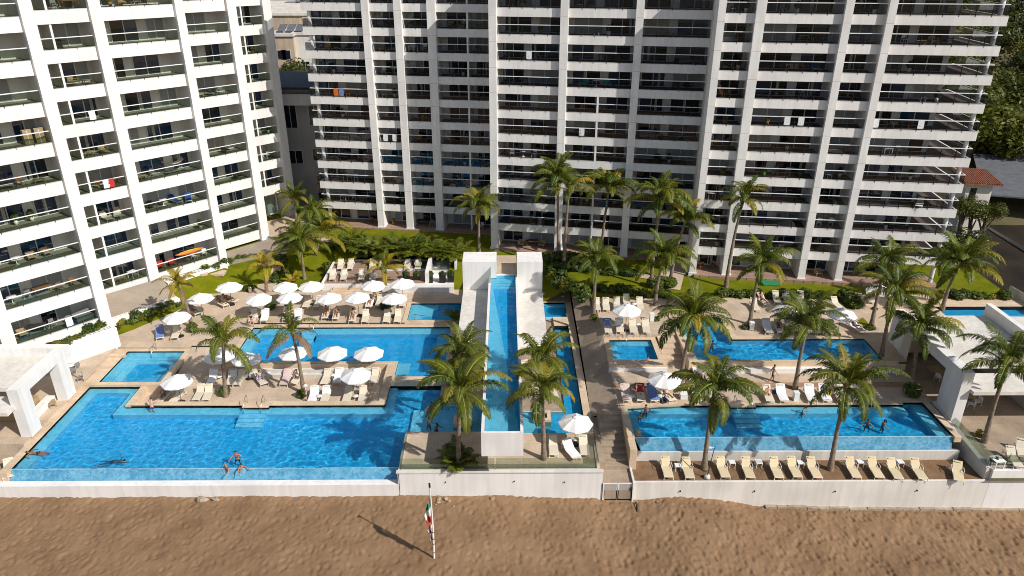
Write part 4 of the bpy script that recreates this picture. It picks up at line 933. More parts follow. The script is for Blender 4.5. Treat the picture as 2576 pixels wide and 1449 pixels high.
parasol_row([(715,709),(781,708),(937,706),(1011,702)], .5, 'white parasol in the back line of the upper terrace, %s', 'white parasols around the pools')
parasol_row([(549,880),(616,888),(735,875),(835,875),(927,874)], -.6, 'white parasol along the back of the sunken lounge deck, %s', 'white parasols around the pools')
parasol_row([(442,944),(893,929)], -.6, 'white parasol at the front of the sunken lounge deck, %s one', 'white parasols around the pools')
for (x, y), z, lb in (((1449,1045),.36,'white parasol on the centre terrace beside the beach stairs'),((1578,767),2.28,'white parasol between two lounger rows behind the square hot tub'),((1673,940),1.29,'white parasol over the sunbather beside the right pool'),
  ((1983,768),2.28,'white parasol half hidden by palm leaves on the upper right deck'),((2120,776),2.28,'white parasol with a dark base at the right of the upper right deck'),((2215,715),2.35,'white parasol in palm shade beside the lawn at the far right')):
    p = W('X',x,y,z+2.8); place(PAR, USED, (p.x,p.y,z), random.uniform(0,.7), lb, 'white parasols around the pools', random.uniform(.97,1.03))
# ------------------------------------------------------------------ loungers (foot at y = -1, head towards +y)
def make_lounger(sling, arms):
    t = thing('sun_lounger', 'x', 'sun lounger')
    b = MB(); w = .33; hz = .36
    for s in (-1, 1): b.tube([(s*w,-.98,hz-.02),(s*w,.3,hz-.01),(s*w,.98,hz-.05)], .024, 6)
    b.tube([(-w,-.98,hz-.02),(w,-.98,hz-.02)], .022, 6); b.tube([(-w,.98,hz-.05),(w,.98,hz-.05)], .022, 6)
    if arms:
        for s in (-1, 1): b.tube([(s*(w+.02),-.05,hz),(s*(w+.07),.05,hz+.2),(s*(w+.07),.48,hz+.22),(s*(w+.02),.55,hz)], .022, 6)
    b.build('frame', M['frame'], t)
    for s in (-1, 1):
        for y in (-.9, .82): b = MB(); b.tube([(s*w,y,hz-.02),(s*(w+.01),y+(.05 if y > 0 else -.05),0)], .024, 6); b.build('leg', M['frame'], t)
    b = MB(); y0 = .22; n = 6
    def surf(P, th):
        vs = []
        for y, z in P: vs += [(-.315,y,z),(.315,y,z)]
        lo = [(x,y,z-th) for x, y, z in vs]; m = len(vs)
        fs = [(2*i,2*i+1,2*i+3,2*i+2) for i in range(len(P)-1)]
        b.add(vs+lo, fs+[tuple(m+k for k in f)[::-1] for f in fs]+[(0,m,m+1,1),(m-2,m-1,2*m-1,2*m-2)]+[(2*i,2*i+2,m+2*i+2,m+2*i) for i in range(len(P)-1)]+[(2*i+1,m+2*i+1,m+2*i+3,2*i+3) for i in range(len(P)-1)], 0, False)
    surf([(-.97,hz+.0),(-.7,hz+.015),(-.3,hz+.02),(0,hz+.01),(y0,hz+.0)], .03); b.build('seat', M[sling], t)
    b = MB(); a = math.radians(40)
    surf([(y0,hz+.0)]+[(y0+.78*k*math.cos(a), hz+.78*k*math.sin(a)+.012*math.sin(k*PI)) for k in (.25,.5,.75,1)], .03); bk = b.build('backrest', M[sling], t)
    b = MB(); c = (y0+.64*math.cos(a), hz+.66*math.sin(a)+.03)
    b.tube([(-.2,c[0],c[1]),(.2,c[0],c[1])], .055, 8); b.build('head_cushion', M[sling], bk)
    b = MB()
    for s in (-1, 1): b.tube([(s*.26,.62,hz-.03),(s*.26,y0+.5*math.cos(a),hz+.5*math.sin(a)-.03)], .016, 5)
    b.build('prop', M['frame'], t)
    return t
LG = {'s': make_lounger('sling', False), 'y': make_lounger('sling_y', True), 'a': make_lounger('sling', True)}
SLOT = {}
GL = 'sun loungers around the pools'
def lounger(kind, foot, head, z, label):
    f = W(foot[0],foot[1],foot[2],z+.36); h = W(head[0],head[1],head[2],z+.85)
    d = Vector((h.x-f.x, h.y-f.y)); d = d.normalized() if d.length > .3 else Vector((0,1))
    c = Vector((f.x,f.y)) + d*.97
    o = place(LG[kind], USED, (c.x,c.y,z), math.atan2(d.y,d.x)-PI/2, label, GL, 1.05)
    return o, c, d, z
def lrow(kind, k, rows, z, fmt):
    out = []
    rows = sorted(rows, key=lambda r: r[0] if isinstance(r[0], (int,float)) else D(r[0],r[1],r[2])[0])
    for i, r in enumerate(rows):
        kk = k
        if isinstance(r[0], str): kk, r = r[0], r[1:]
        out.append(lounger(kind, (kk,r[0],r[1]), (kk,r[2],r[3]), z, fmt % nth(i,len(rows))))
    return out
T = -.6
ROW = {}
ROW['front'] = lrow('y','H',[('H',865,935,832,752),('H',1058,942,1018,757),('H',1380,935,1330,752),('H',1605,938,1558,757),('H',1865,940,1812,757),('I',297,1058,240,877),('I',465,1055,402,875),('I',645,1060,582,885),('I',1000,1058,928,875),('I',1205,1058,1130,877),('I',1380,1068,1300,882),('I',1600,1072,1515,885)], T, 'yellow beige lounger in the sandy front row, %s')
lounger('y',('I',1925,1090),('I',1905,885),T,'dark shaded lounger at the right end of the sandy front row')
ROW['centre'] = lrow('s','E',[(1635,855,1625,650),(1845,885,1722,690),(1918,855,1898,680)], .36, 'cream lounger beside the parasol on the centre terrace, %s of three')
ROW['rlow'] = lrow('s','G',[('G',490,1212,465,1060),('G',615,1212,600,1060),('G',740,1212,705,1065),('G',900,1205,850,1110),('G',1130,1210,1110,1065),('G',1290,1210,1240,1080),('I',215,370,175,215),('I',345,370,300,215),('I',600,370,560,215),('I',735,365,690,215),('I',860,370,830,220),('I',1010,360,980,225)], 1.29, 'lounger along the back edge of the right pool, %s')
ROW['hot'] = lrow('s','G',[(320,592,300,450),(425,588,410,440),(548,592,530,450),(665,592,650,455)], 2.28, 'cream lounger directly behind the square hot tub, %s of four')
ROW['hot2'] = lrow('s','G',[(215,387,205,255),(300,387,290,255),(400,382,388,258),(490,352,480,255),(610,382,595,258)], 2.28, 'cream lounger backing onto the hedge behind the hot tub, %s of five')
ROW['up2'] = lrow('s','J',[(315,705,270,582),(400,655,365,582),(492,640,485,576),(602,645,590,590),(690,640,690,576),(1030,692,985,612),(1200,662,1180,578),(1292,640,1285,578)], 2.28, 'lounger along the lawn hedge on the upper right deck, %s')
ROW['up1'] = lrow('s','J',[(420,893,370,745),(520,893,480,775),(640,880,600,805),(700,890,665,800),(780,893,750,805),(860,897,840,805),(950,893,945,805),(1205,882,1140,795)], 2.28, 'lounger close behind the upper right pool, %s')
ROW['tl'] = lrow('s','A',[(240,885,235,762),(370,885,392,775)], .5, 'lounger under the lone parasol behind the small left pool, %s of two')
ROW['tl2'] = lrow('s','A',[(585,665,515,590),(840,590,745,510),(935,550,850,505)], .5, 'lounger in the cluster nearest the left tower, %s of three')
ROW['tf'] = lrow('s','A',[('A',1070,732,1098,612),('A',1178,732,1205,605),('A',1378,722,1392,625),('A',1485,732,1497,615),('B',283,826,300,707),('B',380,832,402,707),('B',530,852,545,737),('B',645,857,662,727),('B',840,857,856,727),('B',940,857,955,722)], .5, 'cream lounger in the front row of the upper terrace, %s')
ROW['tb'] = lrow('s','A',[('A',1555,604,1582,502),('A',1652,604,1682,512),('B',680,722,692,642),('B',765,717,782,632),('B',985,715,1002,617)], .5, 'cream lounger in the back row of the upper terrace, %s')
ROW['d1'] = lrow('a','B',[(350,475,362,380),(450,475,466,377),(612,475,628,374),(715,475,730,374)], 1.29, 'cream lounger in the front line on the brown sun deck, %s')
ROW['d2'] = lrow('a','B',[(420,381,436,284),(510,379,529,284),(712,377,722,287),(800,372,807,290),(1030,379,1036,284),(1125,379,1133,284)], 1.29, 'cream lounger in the back line on the brown sun deck, %s')
ROW['lb'] = lrow('s','A',[('A',697,1300,740,1145),('A',860,1305,905,1172),('A',935,1305,975,1190),('A',1185,1300,1125,1190),('D',875,217,918,88),('D',968,212,1012,92),('D',1240,212,1278,82),('D',1357,205,1392,48),('D',1690,204,1718,48)], -.6, 'cream lounger in the back row of the sunken lounge, %s')
ROW['lf'] = lrow('s','A',[('C',1432,622,1440,560),('C',1550,628,1592,535),('A',565,1445,615,1305),('A',655,1445,692,1292),('D',1130,378,1166,226),('D',1240,378,1276,226),('D',1440,376,1472,222),('D',1585,376,1602,222)], -.6, 'cream lounger in the front row of the sunken lounge, %s')
lounger('s',('C',70,1300),('C',70,1130),-.7,'lounger under a white towel at the far left of the beach wall')
lounger('s',('K',1080,1030),('K',990,850),.4,'dark grey lounger beside the white table on the right corner terrace')
lounger('s',('K',1112,960),('K',1105,840),.4,'lounger covered with a blue towel at the right frame edge')
ROW['bar'] = lrow('s','E',[(1420,130,1390,40),(1500,300,1480,215),(1640,330,1620,240)], .2, 'cream lounger under the palms right of the lap pool, %s of three')
# ------------------------------------------------------------------ towels draped on loungers
def make_towel(mat, foot):
    b = MB(); w = .34; hz = .375; a = math.radians(40); y0 = .22
    P = [(y0+.80*k*math.cos(a), hz+.80*k*math.sin(a)+.03) for k in (1.02,.7,.35,.05)] + ([(-.1,hz+.035),(-.5,hz+.05),(-.88,hz+.04)] if foot else [])
    rn = random.Random(len(P)); vs = []
    vs += [(-w,P[0][0]+.05,P[0][1]-.3),(0,P[0][0]+.06,P[0][1]-.34),(w,P[0][0]+.05,P[0][1]-.26)]
    for y, z in P: vs += [(-w-.04,y+rn.uniform(-.02,.02),z-.05),(0,y,z+rn.uniform(0,.02)),(w+.04,y+rn.uniform(-.02,.02),z-.05)]
    n = len(vs)//3; fs = [(3*i+j,3*i+j+3,3*i+j+4,3*i+j+1) for i in range(n-1) for j in range(2)]
    b.add(vs, fs, 0, True); b.add([(x,y,z-.015) for x, y, z in vs], [f[::-1] for f in fs], 0, True)
    return b.mesh('towel', M[mat])
TW = {}
def towel(key, i, mat, label, foot=True):
    o_, c, d, z = ROW[key][i]
    if (mat,foot) not in TW: TW[(mat,foot)] = make_towel(mat, foot)
    o = link('towel', TW[(mat,foot)]); o.location = (c.x,c.y,z); o.rotation_euler = o_.rotation_euler; o.scale = o_.scale
    tag(o, label, 'towel')
towel('centre',1,'towel_w','white towel with a blue hat on the middle lounger of the centre terrace')
towel('rlow',0,'towel_s','pale striped towel on the leftmost lounger behind the right pool')
towel('rlow',1,'towel_r','red towel on the lounger beside the standing woman',False)
towel('rlow',2,'towel_b','grey blue towel on the third lounger behind the right pool')
towel('rlow',7,'towel_w','bright white towel on the lounger beside the man with bare back')
towel('rlow',8,'towel_w','white towel on the lounger right of the white post')
towel('hot',0,'towel_b','pale blue towel on the leftmost lounger behind the hot tub',False)
towel('lf',4,'towel_w','white towel on the lounger beside the man in the white hat')
towel('lf',5,'towel_w','white towel on the lounger two right of the man in the white hat',False)
towel('lb',0,'towel_w','white towel on the leftmost lounger at the back of the lounge')
towel('lb',4,'towel_s','pale pink towel on a lounger behind the seated man, sunken lounge')
towel('tl',0,'towel_b','pale blue towel on a lounger behind the small left pool')
towel('tf',1,'towel_w','white towel on the lounger beside the woman in a black swimsuit')
towel('tf',2,'towel_w','white towel under the sunbather left of the upper terrace')
towel('up1',0,'towel_w','white towel hanging on a lounger behind the upper right pool')
towel('up1',7,'towel_w','white towel on the last lounger behind the upper right pool')
towel('tb',2,'towel_w','white towel on a back row lounger near the yellow palm')
towel('tf',3,'towel_w','white towel over the whole lounger in front of the second front parasol')
towel('hot',1,'towel_w','white towel on the second lounger behind the hot tub',False)
towel('up2',3,'towel_w','white towel on a lounger in the middle of the lawn hedge row')
towel('lb',7,'towel_w','white towel on a lounger under the parasol right of the leaning palm')
towel('rlow',9,'towel_w','white towel on a lounger right of the grey blue one behind the right pool')
towel('lb',1,'towel_w','white towel on the second lounger behind the left lounge palm',False)
# ------------------------------------------------------------------ small tables, bins, planters
def make_round_table():
    t = thing('side_table', 'x', 'side table')
    b = MB(); b.lathe([(0,.47),(.25,.47),(.26,.45),(.25,.43),(0,.43)], 18); b.build('tabletop', M['plastic_w'], t)
    for k in range(3): a = 2*PI*k/3; b = MB(); b.tube([(.05*math.cos(a),.05*math.sin(a),.43),(.2*math.cos(a),.2*math.sin(a),0)], .014, 5); b.build('leg', M['plastic_w'], t)
    return t
def make_square_table():
    t = thing('side_table', 'x', 'side table')
    b = MB(); b.box(-.24,.24,-.24,.24,.42,.46); b.build('tabletop', M['plastic_w'], t)
    for x in (-.21,.21):
        for y in (-.21,.21): b = MB(); b.box(x-.022,x+.022,y-.022,y+.022,0,.42); b.build('leg', M['plastic_w'], t)
    return t
RT, ST = make_round_table(), make_square_table()
def tables(tm, k, pts, z, fmt, group):
    pts = sorted(pts, key=lambda p: D(*((k,)+p if len(p) == 2 else p))[0])
    for i, p in enumerate(pts):
        v = W(*((k,)+p if len(p) == 2 else p), z+.45); place(tm, USED, (v.x,v.y,z), 0, fmt % nth(i,len(pts)), group)
tables(ST,'I',[('H',948,830),('H',1438,800),('H',1680,800),(110,915),(490,925),(1030,918),(1393,918)], T, 'small square white table between front row loungers, %s', 'square tables of the front row')
tables(RT,'D',[(955,137),(1325,135),(295,148),(740,105),(1200,325),(1530,325)], -.6, 'small round white table in the sunken lounge, %s', 'round side tables')
tables(RT,'A',[(313,830),(1110,690),(1425,690)], .5, 'small round white table on the upper terrace, %s of three', 'round side tables')
tables(RT,'G',[(360,525),(585,520),(550,335)], 2.28, 'small round white table behind the hot tub, %s of three', 'round side tables')
tables(RT,'G',[(540,1170),(790,1170)], 1.29, 'small round white table by the right pool, %s', 'round side tables')
tables(RT,'E',[(1832,715)], .36, 'small round white table beside the parasol pole, the %s', 'round side tables')
def post(k, x, y, z, label, w=.42, h=.85):
    v = W(k,x,y,z); t = thing('towel_box', label, 'towel box', v)
    b = MB(); b.box(-w/2,w/2,-w/2,w/2,.03,h-.05); b.build('body', M['plastic_w'], t); b = MB(); b.box(-w/2-.02,w/2+.02,-w/2-.02,w/2+.02,h-.049,h); b.build('lid', M['plastic_w'], t)
post('I',440,365,1.29,'tall white box between two loungers behind the right pool')
post('G',995,1190,1.29,'white box left of a palm leaf behind the right pool',.6,.5)
post('G',708,490,2.28,'white box at the right end of the loungers behind the hot tub')
post('G',1610,570,2.28,'white box beside the low shrub on the upper right deck')
def bin_(k, x, y, z, label):
    v = W(k,x,y,z); t = thing('litter_bin', label, 'litter bin', v); b = MB(); b.lathe([(0,0),(.2,0),(.2,.75),(.17,.78),(0,.78)], 16); b.build('body', M['steel'], t)
    b = MB(); b.lathe([(0,.785),(.16,.785),(.14,.82),(0,.83)], 16); b.build('lid', M['black'], t)
bin_('A',1062,478,.5,'round steel litter bin where the path meets the upper terrace')
# pool handrails
def handrail(name, label, pts_sets, z):
    t = thing(name, label, 'handrail', pts_sets[0][0], world=True)
    for p in pts_sets: b = MB(); b.tube(p, .03, 8); b.build('rail', M['steel'], t)
def arch(x, y, z, dy=-1.3): return [(x,y,z),(x,y+.0,z+.75),(x,y-.12,z+.85),(x,y+dy*.5,z+.72),(x,y+dy,z-.25),(x,y+dy,z-.7)]
v = W('D',600,420,0)
handrail('handrail', 'steel handrails beside the steps into the big pool', [arch(-22.7,54.4,.1),arch(-21.2,54.4,.1)], 0)
handrail('handrail', 'steel handrail over the steps of the small left pool', [arch(-34.6,63.6,.27)], 0)
handrail('handrail', 'steel handrail slanting into the small upper pool', [[(-9.7,69.0,.57),(-9.7,69.0,1.4),(-8.2,69.5,.9),(-8.1,69.5,.2)],[(-9.95,69.0,.57),(-9.95,69.0,1.15)]], 0)
handrail('handrail', 'steel handrail in the middle of the hot tub edge', [arch(11.6,62.6,1.95)], 0)
handrail('handrail', 'steel handrail loop at the steps of the right pool', [arch(19.3,52.2,1.33),arch(20.6,52.2,1.33)], 0)
handrail('handrail', 'steel handrail on the back edge of the middle left pool', [arch(-19.9,68.2,.53)], 0)
# dark planters on the ledge
def shrub_mesh(name, n, r, h, mat, seed, leaf=.16, flat=.7):
    rn = random.Random(seed); b = MB()
    for i in range(n):
        while True:
            p = Vector((rn.uniform(-1,1),rn.uniform(-1,1),rn.uniform(-1,1)))
            if .15 < p.length < 1 and noise.noise(p*2.2+Vector((seed,0,0))) > -.22: break
        p = Vector((p.x*r, p.y*r, h*.5+p.z*h*.5)); nrm = (p-Vector((0,0,h*.25))).normalized()+Vector((rn.uniform(-.7,.7),rn.uniform(-.7,.7),rn.uniform(-.3,.8)))
        nrm.normalize(); t = nrm.orthogonal().normalized(); t.rotate(Matrix.Rotation(rn.uniform(0,6.28),3,nrm)); s_ = nrm.cross(t); L = leaf*rn.uniform(.6,1.4)
        b.add([p-t*L, p+s_*L*.42, p+t*L, p-s_*L*.42], [(0,1,2,3)])
    return b.mesh(name, M[mat])
SH = {'dark': [shrub_mesh('leaves',420,.62,.95,'bush',s,.15) for s in (1,2,3)], 'bright': [shrub_mesh('leaves',260,.5,.7,'bush_y',s,.16) for s in (4,5)], 'low': [shrub_mesh('leaves',260,.6,.55,'bush',s,.13) for s in (6,7)]}
STEM = MB().tube([(0,0,0),(0,0,.45)], .04, 5).mesh('stem', M['wood_tree'])
def shrub(kind, x, y, z, sc, label, group=None, name='shrub', cat='shrub'):
    t = thing(name, label, cat, (x,y,z), random.uniform(0,6.28), group); t.scale = (sc*random.uniform(.9,1.15), sc*random.uniform(.9,1.15), sc*random.uniform(.85,1.15))
    link('leaves', random.choice(SH[kind]), t); link('stem', STEM, t); return t
PB = MB().box(-.36,.36,-.36,.36,0,.8).mesh('pot', M['black'])
for i, (x, y) in enumerate(((1020,508),(1115,512),(1235,512),(1350,512),(1425,508))):
    v = W('B',x,y,.95); t = thing('planter', 'black square planter with a bushy plant on the white ledge, %s' % nth(i,5), 'planter', (v.x,v.y+.4,.95), 0, 'black planters on the ledge')
    link('pot', PB, t); f = link('foliage', SH['dark'][i%3], t); f.location = (0,0,.62); f.scale = (.75,.75,.8)
# ------------------------------------------------------------------ flag pole, gate, lamp, rocks
def zs_at(k, x, y):
    z = -2.2
    for _ in range(6): v = W(k,x,y,z); z = sand_z(v.x,v.y)
    return v
v = zs_at('X',1092,1403)
top = WY('X',1080,1218,v.y)
t = thing('flagpole', 'leaning pale wooden pole on the beach with a green, white and red flag', 'flagpole', v)
dx = (top.x-v.x); hh = top.z-v.z
def pp(k): return Vector((dx*k+.05*math.sin(k*3), 0, hh*k-.1*(k == 0)))
b = MB(); b.tube([pp(k) for k in (0,.2,.4,.6,.8,1)], [.075,.07,.065,.055,.05,.04], 8); b.build('pole', M['cream'], t)
b = MB()
for k in (.08,.2,.27,.36): p = pp(k); b.tube([p-Vector((0,0,.03)),p+Vector((0,0,.03))], .082, 8)
b.build('band', M['wood_d'], t)
b = MB(); b.tube([pp(.96),pp(1.01)], .07, 6); b.build('cap', M['black'], t)
def drapeflag(nm, k0, k1, wd, cols, seed, tear=False):
    rn = random.Random(seed); b = MB(); n = 18; m = 7; vs = []
    for i in range(n+1):
        q_ = i/n; p = pp(k1+(k0-k1)*q_)
        for j in range(m+1):
            s_ = j/m; w = wd*(.55+.45*math.sin(q_*PI)) if not tear else wd*(1-.5*q_)*(.7+.3*math.sin(q_*9))
            vs.append(p+Vector((-.07-w*s_*.55, -.1+.16*math.sin(s_*9+q_*4+seed), -.55*s_*wd*1.2)))
    fs = [(i*(m+1)+j,(i+1)*(m+1)+j,(i+1)*(m+1)+j+1,i*(m+1)+j+1) for i in range(n) for j in range(m)]
    b.add(vs, fs, 0, True); b.m = [min(len(cols)-1, int((f[0]//(m+1))/n*len(cols)+(.0 if not tear else rn.choice((0,.7))))) for f in b.f]
    return b.build(nm, [M[c] for c in cols], t)
M['flag_g'] = plain('flag_green', (.01,.20,.13), .85); M['flag_w'] = plain('flag_white', (.72,.72,.70), .85); M['flag_r'] = plain('flag_red', (.55,.05,.03), .85); M['flag_b'] = plain('flag_faded_red', (.22,.05,.07), .85)
drapeflag('flag', .52, .80, .75, ['flag_g','flag_w','flag_r'], 1)
drapeflag('torn_flag', .27, .50, .55, ['flag_b','flag_w','flag_b','flag_w','flag_b'], 2, True)
t = thing('gate', 'white double gate of thin vertical bars between the two beach walls', 'gate', (8.5,44.25,-2.2), world=True)
for x0 in (7.35, 8.5):
    f = MB(); x1 = x0+1.1; z0, z1 = -2.15,-.55
    f.box(x0,x0+.07,44.2,44.27,z0,z1); f.box(x1-.07,x1,44.2,44.27,z0,z1); f.box(x0+.07,x1-.07,44.2,44.27,z1-.08,z1); f.box(x0+.07,x1-.07,44.2,44.27,z0,z0+.1)
    n = 17
    for i in range(n): x = x0+.1+(x1-x0-.2)*i/(n-1); f.tube([(x,44.235,z0+.1),(x,44.235,z1-.08)], .017, 5)
    f.build('gate_leaf', M['plastic_w'], t)
b = MB(); b.box(9.6,9.72,44.1,44.29,-2.4,-.45); b.build('gate_post', M['plastic_w'], t); b = MB(); b.box(9.46,9.58,44.12,44.18,-1.2,-.9); b.build('lock', M['black'], t)
v = W('H',1210,950,T)
t = thing('lamp_post', 'thin black lamp post in a white concrete foot among the front loungers', 'lamp post', v)
b = MB(); b.tube([(0,0,.2),(.25,0,2.9)], .03, 8); b.build('pole', M['black'], t); b = MB(); b.lathe([(0,0),(.24,0),(.22,.28),(.06,.32),(0,.32)], 14); b.build('foot', M['offwhite'], t)
b = MB(); b.tube([(.25,0,2.85),(.12,0,2.92),(.0,0,2.88)], .03, 6); b.box(-.18,.02,-.07,.07,2.83,2.92); b.build('lamp_head', M['plastic_w'], t)
for o in [o for o in bpy.data.objects if o.name.startswith('retaining_wall')]:
    if 'right of the beach gate' in o['label']:
        b = MB()
        for x, z in ((13.3,-1.35),(19.0,-1.4),(25.2,-1.45),(31.5,-1.4)): b.tube([(x,44.31,z),(x,44.2,z-.02)], .055, 8)
        b.build('drain_pipe', M['black'], o)
    if 'glass railed' in o['label']:
        b = MB()
        for x, z in ((-4.6,-.4),(.6,-.35),(4.4,-.45)): b.tube([(x,44.31,z),(x,44.22,z-.02)], .045, 8)
        b.build('drain_pipe', M['black'], o)
rn = random.Random(9)
def rock(x, y, s_, label):
    b = MB(); vs = []; n = 8
    for j in range(5):
        for i in range(n):
            a = 2*PI*i/n; ph = PI*j/4-PI/2; r = s_*(1+.35*rn.uniform(-1,1)); vs.append((r*math.cos(a)*math.cos(ph), r*.8*math.sin(a)*math.cos(ph), r*.6*math.sin(ph)))
    b.add(vs, [(j*n+i,j*n+(i+1)%n,(j+1)*n+(i+1)%n,(j+1)*n+i) for j in range(4) for i in range(n)])
    o = b.build('rock', M['rock']); o.location = (x,y,sand_z(x,y)+s_*.25); tag(o, label, 'rock', 'loose rocks on the sand')
for (k, x, y), s_, lb in ((('L',770,195),.2,'pale rock right of the flagpole top, nearest the wall'),(('L',808,210),.24,'largest pale rock right of the flagpole'),(('L',764,230),.2,'flat pale rock below the others right of the flagpole'),(('L',832,222),.15,'small pale rock at the right of the flagpole rocks'),(('L',745,245),.1,'smallest pebble like rock beside the flagpole flag'),
   (('L',1110,208),.22,'single brown rock below the centre terrace wall'),(('D',140,1270),.42,'long orange brown rock under the left wall, left of two'),(('D',275,1245),.32,'orange brown rock under the left wall, right of two'),(('H',760,1160),.12,'tiny pale rock on the sand right of the gate'),(('L',860,257),.1,'thin pale rock lying on the open sand')):
    v = zs_at(k,x,y); rock(v.x, min(v.y,43.9), s_, lb)
v = zs_at('H',575,1215); b = MB(); b.tube([(0,.45,.12),(.02,.1,.1),(.0,-.25,.1),(-.05,-.5,.06)], [.07,.08,.06,.03], 6); o = b.build('driftwood', M['wood_d']); o.location = (v.x,v.y,v.z); tag(o, 'dark stick lying on the sand below the beach gate', 'driftwood')
v = W('G',1795,132,2.5); b = MB(); b.box(-1.1,1.1,-.9,.9,0,.12); o = b.build('mat', M['mat_green']); o.location = (v.x,v.y,g(v.x,v.y)+.02); o.rotation_euler = (0,0,-.05); tag(o, 'bright green mat lying on the right hand lawn', 'mat')
# stone planters standing in the pools
for (a, c), lb, z in (((-4.42,50.75),'square stone planter box standing in the shaded pool left of the trough',.3),((2.26,50.95),'square stone planter box standing in the pool right of the trough',.55)):
    t = thing('stone_planter', lb, 'planter', (a+.75,c+.7,z-1), world=True)
    b = MB(); b.box(a,a+1.5,c,c+.32,z-1.2,z); b.box(a,a+1.5,c+1.1,c+1.4,z-1.2,z); b.box(a,a+.32,c+.32,c+1.1,z-1.2,z); b.box(a+1.18,a+1.5,c+.32,c+1.1,z-1.2,z); b.build('box', M['coping'], t)
    b = MB(); b.box(a+.32,a+1.18,c+.32,c+1.1,z-1.2,z-.15); b.build('soil', M['soil'], t)
# ------------------------------------------------------------------ chairs and tables
def make_chair(mat, seatmat, kind='chair', nm='chair'):
    t = thing(nm, 'x', kind); w, dp, sh, bh = (.24,.24,.44,.86) if nm == 'chair' else ((.36,.36,.36,.78) if nm == 'armchair' else (.2,.2,.72,1.05))
    b = MB(); b.box(-w,w,-dp,dp,sh-.04,sh+(.06 if nm == 'armchair' else 0)); b.build('seat', M[seatmat], t)
    b = MB(); b.prism([(-w,dp-.03),(w,dp-.03),(w,dp+.02),(-w,dp+.02)], sh+.08, bh); b.build('backrest', M[seatmat], t)
    for x in (-w+.02, w-.02):
        for y in (-dp+.02, dp-.01): b = MB(); b.tube([(x,y,sh-.03 if y < 0 else bh-.05),(x*1.08,y*1.1,0)], .02, 5); b.build('leg', M[mat], t)
        if nm == 'armchair': b = MB(); b.box(x-.035,x+.035,-dp,dp,.56,.61); b.build('arm', M[mat], t)
    return t
def make_table(mat, w, d_, h, round_=False):
    t = thing('table', 'x', 'table'); b = MB()
    if round_: b.lathe([(0,h),(w,h),(w,h-.04),(0,h-.04)], 20)
    else: b.box(-w,w,-d_,d_,h-.045,h)
    b.build('tabletop', M[mat], t)
    if round_: b = MB(); b.lathe([(0,h-.04),(.04,h-.04),(.035,.1),(w*.5,.03),(w*.5,0),(0,0)], 12); b.build('pedestal', M[mat], t)
    else:
        for x in (-w+.05,w-.05):
            for y in (-d_+.05,d_-.05): b = MB(); b.box(x-.03,x+.03,y-.03,y+.03,0,h-.046); b.build('leg', M[mat], t)
    return t
def make_plant(pot, kind):
    t = thing('potted_plant', 'x', 'potted plant'); b = MB(); b.lathe([(0,0),(.14,0),(.2,.45),(.17,.45),(0,.4)], 12); b.build('pot', M[pot], t)
    f = link('foliage', SH[kind][0], t); f.location = (0,0,.38); f.scale = (.55,.55,.8); return t
FT = {}
FT['white chair'] = make_chair('plastic_w','plastic_w'); FT['teal armchair'] = make_chair('teal','teal','armchair','armchair'); FT['brown wooden chair'] = make_chair('wood','wood')
FT['light wicker armchair'] = make_chair('wood_l','wood_l','armchair','armchair'); FT['dark rattan armchair'] = make_chair('wood_d','wood_d','armchair','armchair'); FT['grey chair'] = make_chair('alu','grey')
FT['red armchair'] = make_chair('wood','red','armchair','armchair'); FT['yellow chair'] = make_chair('yellow','yellow'); FT['wooden bar stool'] = make_chair('wood','wood','stool','bar_stool'); FT['green chair'] = make_chair('green','green'); FT['orange chair'] = make_chair('orange','orange')
FT['dark dining table'] = make_table('wood_d',.75,.42,.74); FT['wooden dining table'] = make_table('wood',.8,.42,.74); FT['white round table'] = make_table('plastic_w',.42,.42,.72,True); FT['white square table'] = make_table('plastic_w',.42,.42,.72); FT['low wooden table'] = make_table('wood_l',.45,.28,.4); FT['beige round table'] = make_table('wood_l',.75,.75,.74,True)
FT['white potted plant'] = make_plant('plastic_w','dark'); FT['terracotta potted plant'] = make_plant('terra','bright'); FT['green potted plant'] = make_plant('green','low')
def make_sofa():
    t = thing('sofa', 'x', 'sofa'); b = MB(); b.box(-.85,.85,-.36,.36,.1,.42); b.build('seat', M['grey'], t); b = MB(); b.box(-.85,.85,.37,.5,.1,.8); b.build('backrest', M['grey'], t)
    for x in (-.93,.86): b = MB(); b.box(x,x+.07,-.36,.5,.1,.6); b.build('arm', M['wood_d'], t)
    return t
FT['grey sofa'] = make_sofa()
FT['blue covered lounger'] = make_lounger('blue', False); FT['pale lounger'] = make_lounger('sling', False); FT['green lounger'] = make_lounger('bush_y' if False else 'grey', False)
def hangtowel(mat):
    b = MB(); vs = []; rn = random.Random(3)
    for i in range(5):
        for j in range(4): x = -.3+.2*j*1.0; vs.append((x, -.04+.05*math.sin(i*2.1+j*1.7), .05-.22*i))
    fs = [(i*4+j,i*4+j+1,i*4+j+5,i*4+j+4) for i in range(4) for j in range(3)]
    b.add(vs, fs, 0, True); b.add([(x,y+.02,z) for x, y, z in vs], [f[::-1] for f in fs], 0, True); b.add([(x,y+.18,z-.1) for x, y, z in vs[:8]], fs[:3], 0, True)
    return b.mesh('towel', M[mat])
HT = {k: hangtowel(k) for k in ('towel_w','towel_t','towel_r','towel_b','orange')}
